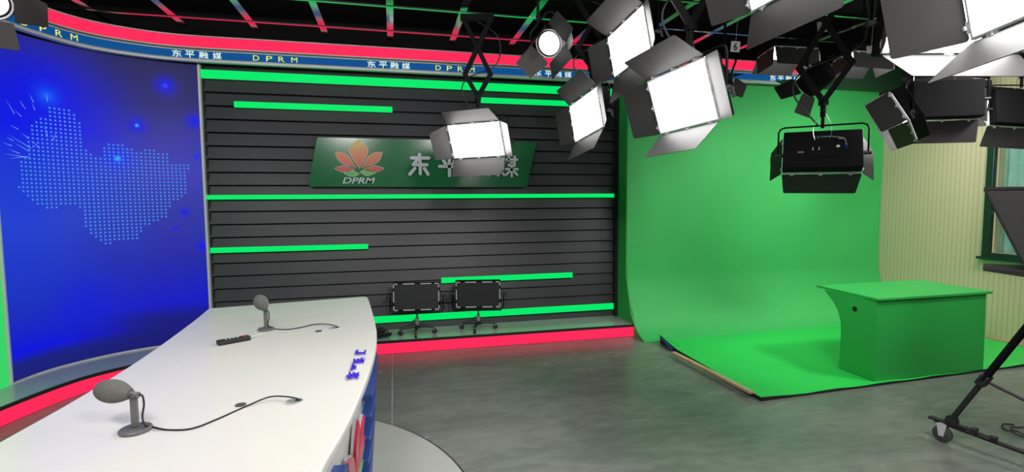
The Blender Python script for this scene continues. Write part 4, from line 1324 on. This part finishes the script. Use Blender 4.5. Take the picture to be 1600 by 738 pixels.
# ---------------------------------------------------------------- camera tripod on a dolly with a prompter
tr = empty('camera_tripod', (3.59, 1.98, 0)); tag(tr, 'black camera tripod on a wheeled dolly cut off by the right edge', 'tripod')
O3 = Vector((3.59, 1.98, 0))
foot = Vector((3.48, 2.42, .17)) - O3
feet = [foot, Matrix.Rotation(R(120), 3, 'Z') @ foot, Matrix.Rotation(R(240), 3, 'Z') @ foot]
for i, f in enumerate(feet):
    ap = Vector((0, 0, 1.02)) + Vector((f.x, f.y, 0)).normalized() * .05
    mid = f + (ap - f) * .36
    side = (ap - f).cross(Vector((0, 0, 1))).normalized()
    lg = MB().tube([f, mid + (ap - f) * .05], .016, 12).build('leg', M['blackcable'], tr, smooth=True)
    mb = MB()
    for s in (-1, 1): mb.tube([mid + side * s * .018, ap + side * s * .018], .017, 10)
    mb.build('leg_upper_tube', M['black'], lg, smooth=True)
    mb = MB(); q = (ap - f).to_track_quat('X', 'Z').to_matrix(); mb.box(mid, (.075, .065, .05), q); mb.build('leg_lock', M['blackcable'], lg, bevel=.006)
    mb = MB(); mb.cyl(f - side * .02, f + side * .02, .028, 14); mb.build('leg_foot', M['blackcable'], lg)
    mb = MB(); mb.tube([mid, Vector((0, 0, mid.z - .10))], .010, 8); mb.build('spreader', M['blackcable'], tr, smooth=True)
    # dolly arm and caster
    hub = Vector((0, 0, .10)); dir_ = Vector((f.x, f.y, 0)).normalized(); sd = Vector((-dir_.y, dir_.x, 0))
    endp = Vector((f.x, f.y, .13)) + dir_ * .09
    da = MB().tube([hub, endp], .014, 10).build('dolly_arm', M['blackcable'], tr, smooth=True)
    mb = MB(); q2 = dir_.to_track_quat('X', 'Z').to_matrix()
    mb.box(Vector((f.x, f.y, .14)) + dir_ * .02, (.20, .045, .014), q2); mb.box(Vector((f.x, f.y, .155)), (.06, .05, .03), q2)
    mb.tube([Vector((f.x, f.y, .15)) - dir_ * .02 + sd * .03, Vector((f.x, f.y, .145)) - dir_ * .22 + sd * .03], .005, 8)
    mb.cyl(Vector((f.x, f.y, .145)) - dir_ * .20 + sd * .03, Vector((f.x, f.y, .145)) - dir_ * .235 + sd * .03, .014, 12)
    mb.box(Vector((f.x, f.y, .145)) - dir_ * .12 + sd * .02, (.03, .05, .04), q2)
    mb.build('foot_clamp', M['blackcable'], da, bevel=.003)
    wc = Vector((f.x, f.y, .055)) + dir_ * .045
    mb = MB(); mb.cyl(wc + Vector((0, 0, .07)), wc + Vector((0, 0, .088)), .022, 16)
    for s in (-1, 1): mb.prism([(-.028, .07), (.028, .07), (.014, -.012), (-.012, -.012)], lambda u, v, t: wc + dir_ * u + Vector((0, 0, v)) + sd * (s * .019 + t), -.002, .002)
    mb.build('caster_fork', M['rim'], da)
    mb = MB(); mb.tube([wc - sd * .014, wc - sd * .011, wc + sd * .011, wc + sd * .014], [.047, .053, .053, .047], 28); mb.build('caster_wheel', M['wheelgrey'], da, smooth=True)
MB().lathe([(.07, .98), (.075, 1.0), (.075, 1.05), (.05, 1.08)], 24).build('head_bowl', M['blackcable'], tr, smooth=True)

PA = Vector((3.25, 2.165, 1.10)); PANG = math.atan2(-.832, .555)
pm = empty('teleprompter', PA); pm.rotation_euler = (0, 0, PANG); tag(pm, 'black prompter hood over a flat monitor on the tripod at the right edge', 'teleprompter')
MB().prism([(0, .552), (.004, .536), (.174, .136), (.62, .136), (.62, .552)], fxz, -.004, .008).build('hood_side', M['hood'], pm)
MB().prism([(0, .556), (.62, .556), (.62, .538), (.004, .538)], fxz, -.008, .34).build('hood_top', M['blackcable'], pm, bevel=.003)
MB().prism([(0, .552), (.004, .536), (.174, .136), (.62, .136), (.62, .552)], fxz, .33, .342).build('hood_side', M['hood'], pm)
MB().prism([(.010, .540), (.178, .140), (.186, .144), (.018, .544)], fxz, .0, .34).build('mirror_glass', M['glass'], pm)
MB().tube([(.003, -.008, .545), (.176, -.008, .134)], .006, 8).build('hood_edge', M['blackcable'], pm)
MB().prism([(.017, .096), (.62, .108), (.62, .04), (.185, .062), (.017, .082)], fxz, -.006, .30).build('monitor', M['blackcable'], pm, bevel=.003)
MB().prism([(.30, .0), (.62, .0), (.62, .05), (.30, .056)], fxz, .05, .25).build('mounting_plate', M['black'], pm)

# cable coil on the floor at the right edge
c_ = atz(1603, 678, 0)
cf = empty('floor_cable', (c_.x, c_.y, 0)); tag(cf, 'loop of black cable on the floor behind the tripod', 'cable')
pts_ = []
for k in range(30):
    a_ = 1.0 + k * .42; rad_ = .115 - .0028 * k
    pts_.append((rad_ * math.cos(a_) * 1.0, rad_ * math.sin(a_) * 1.1, .008 + .004 * (k % 3)))
MB().tube(smooth_path(pts_ + [(-.05, -.10, .006), (.2, -.3, .006)], 3), .005, 8).build('cable_coil', M['blackcable'], cf, smooth=True)
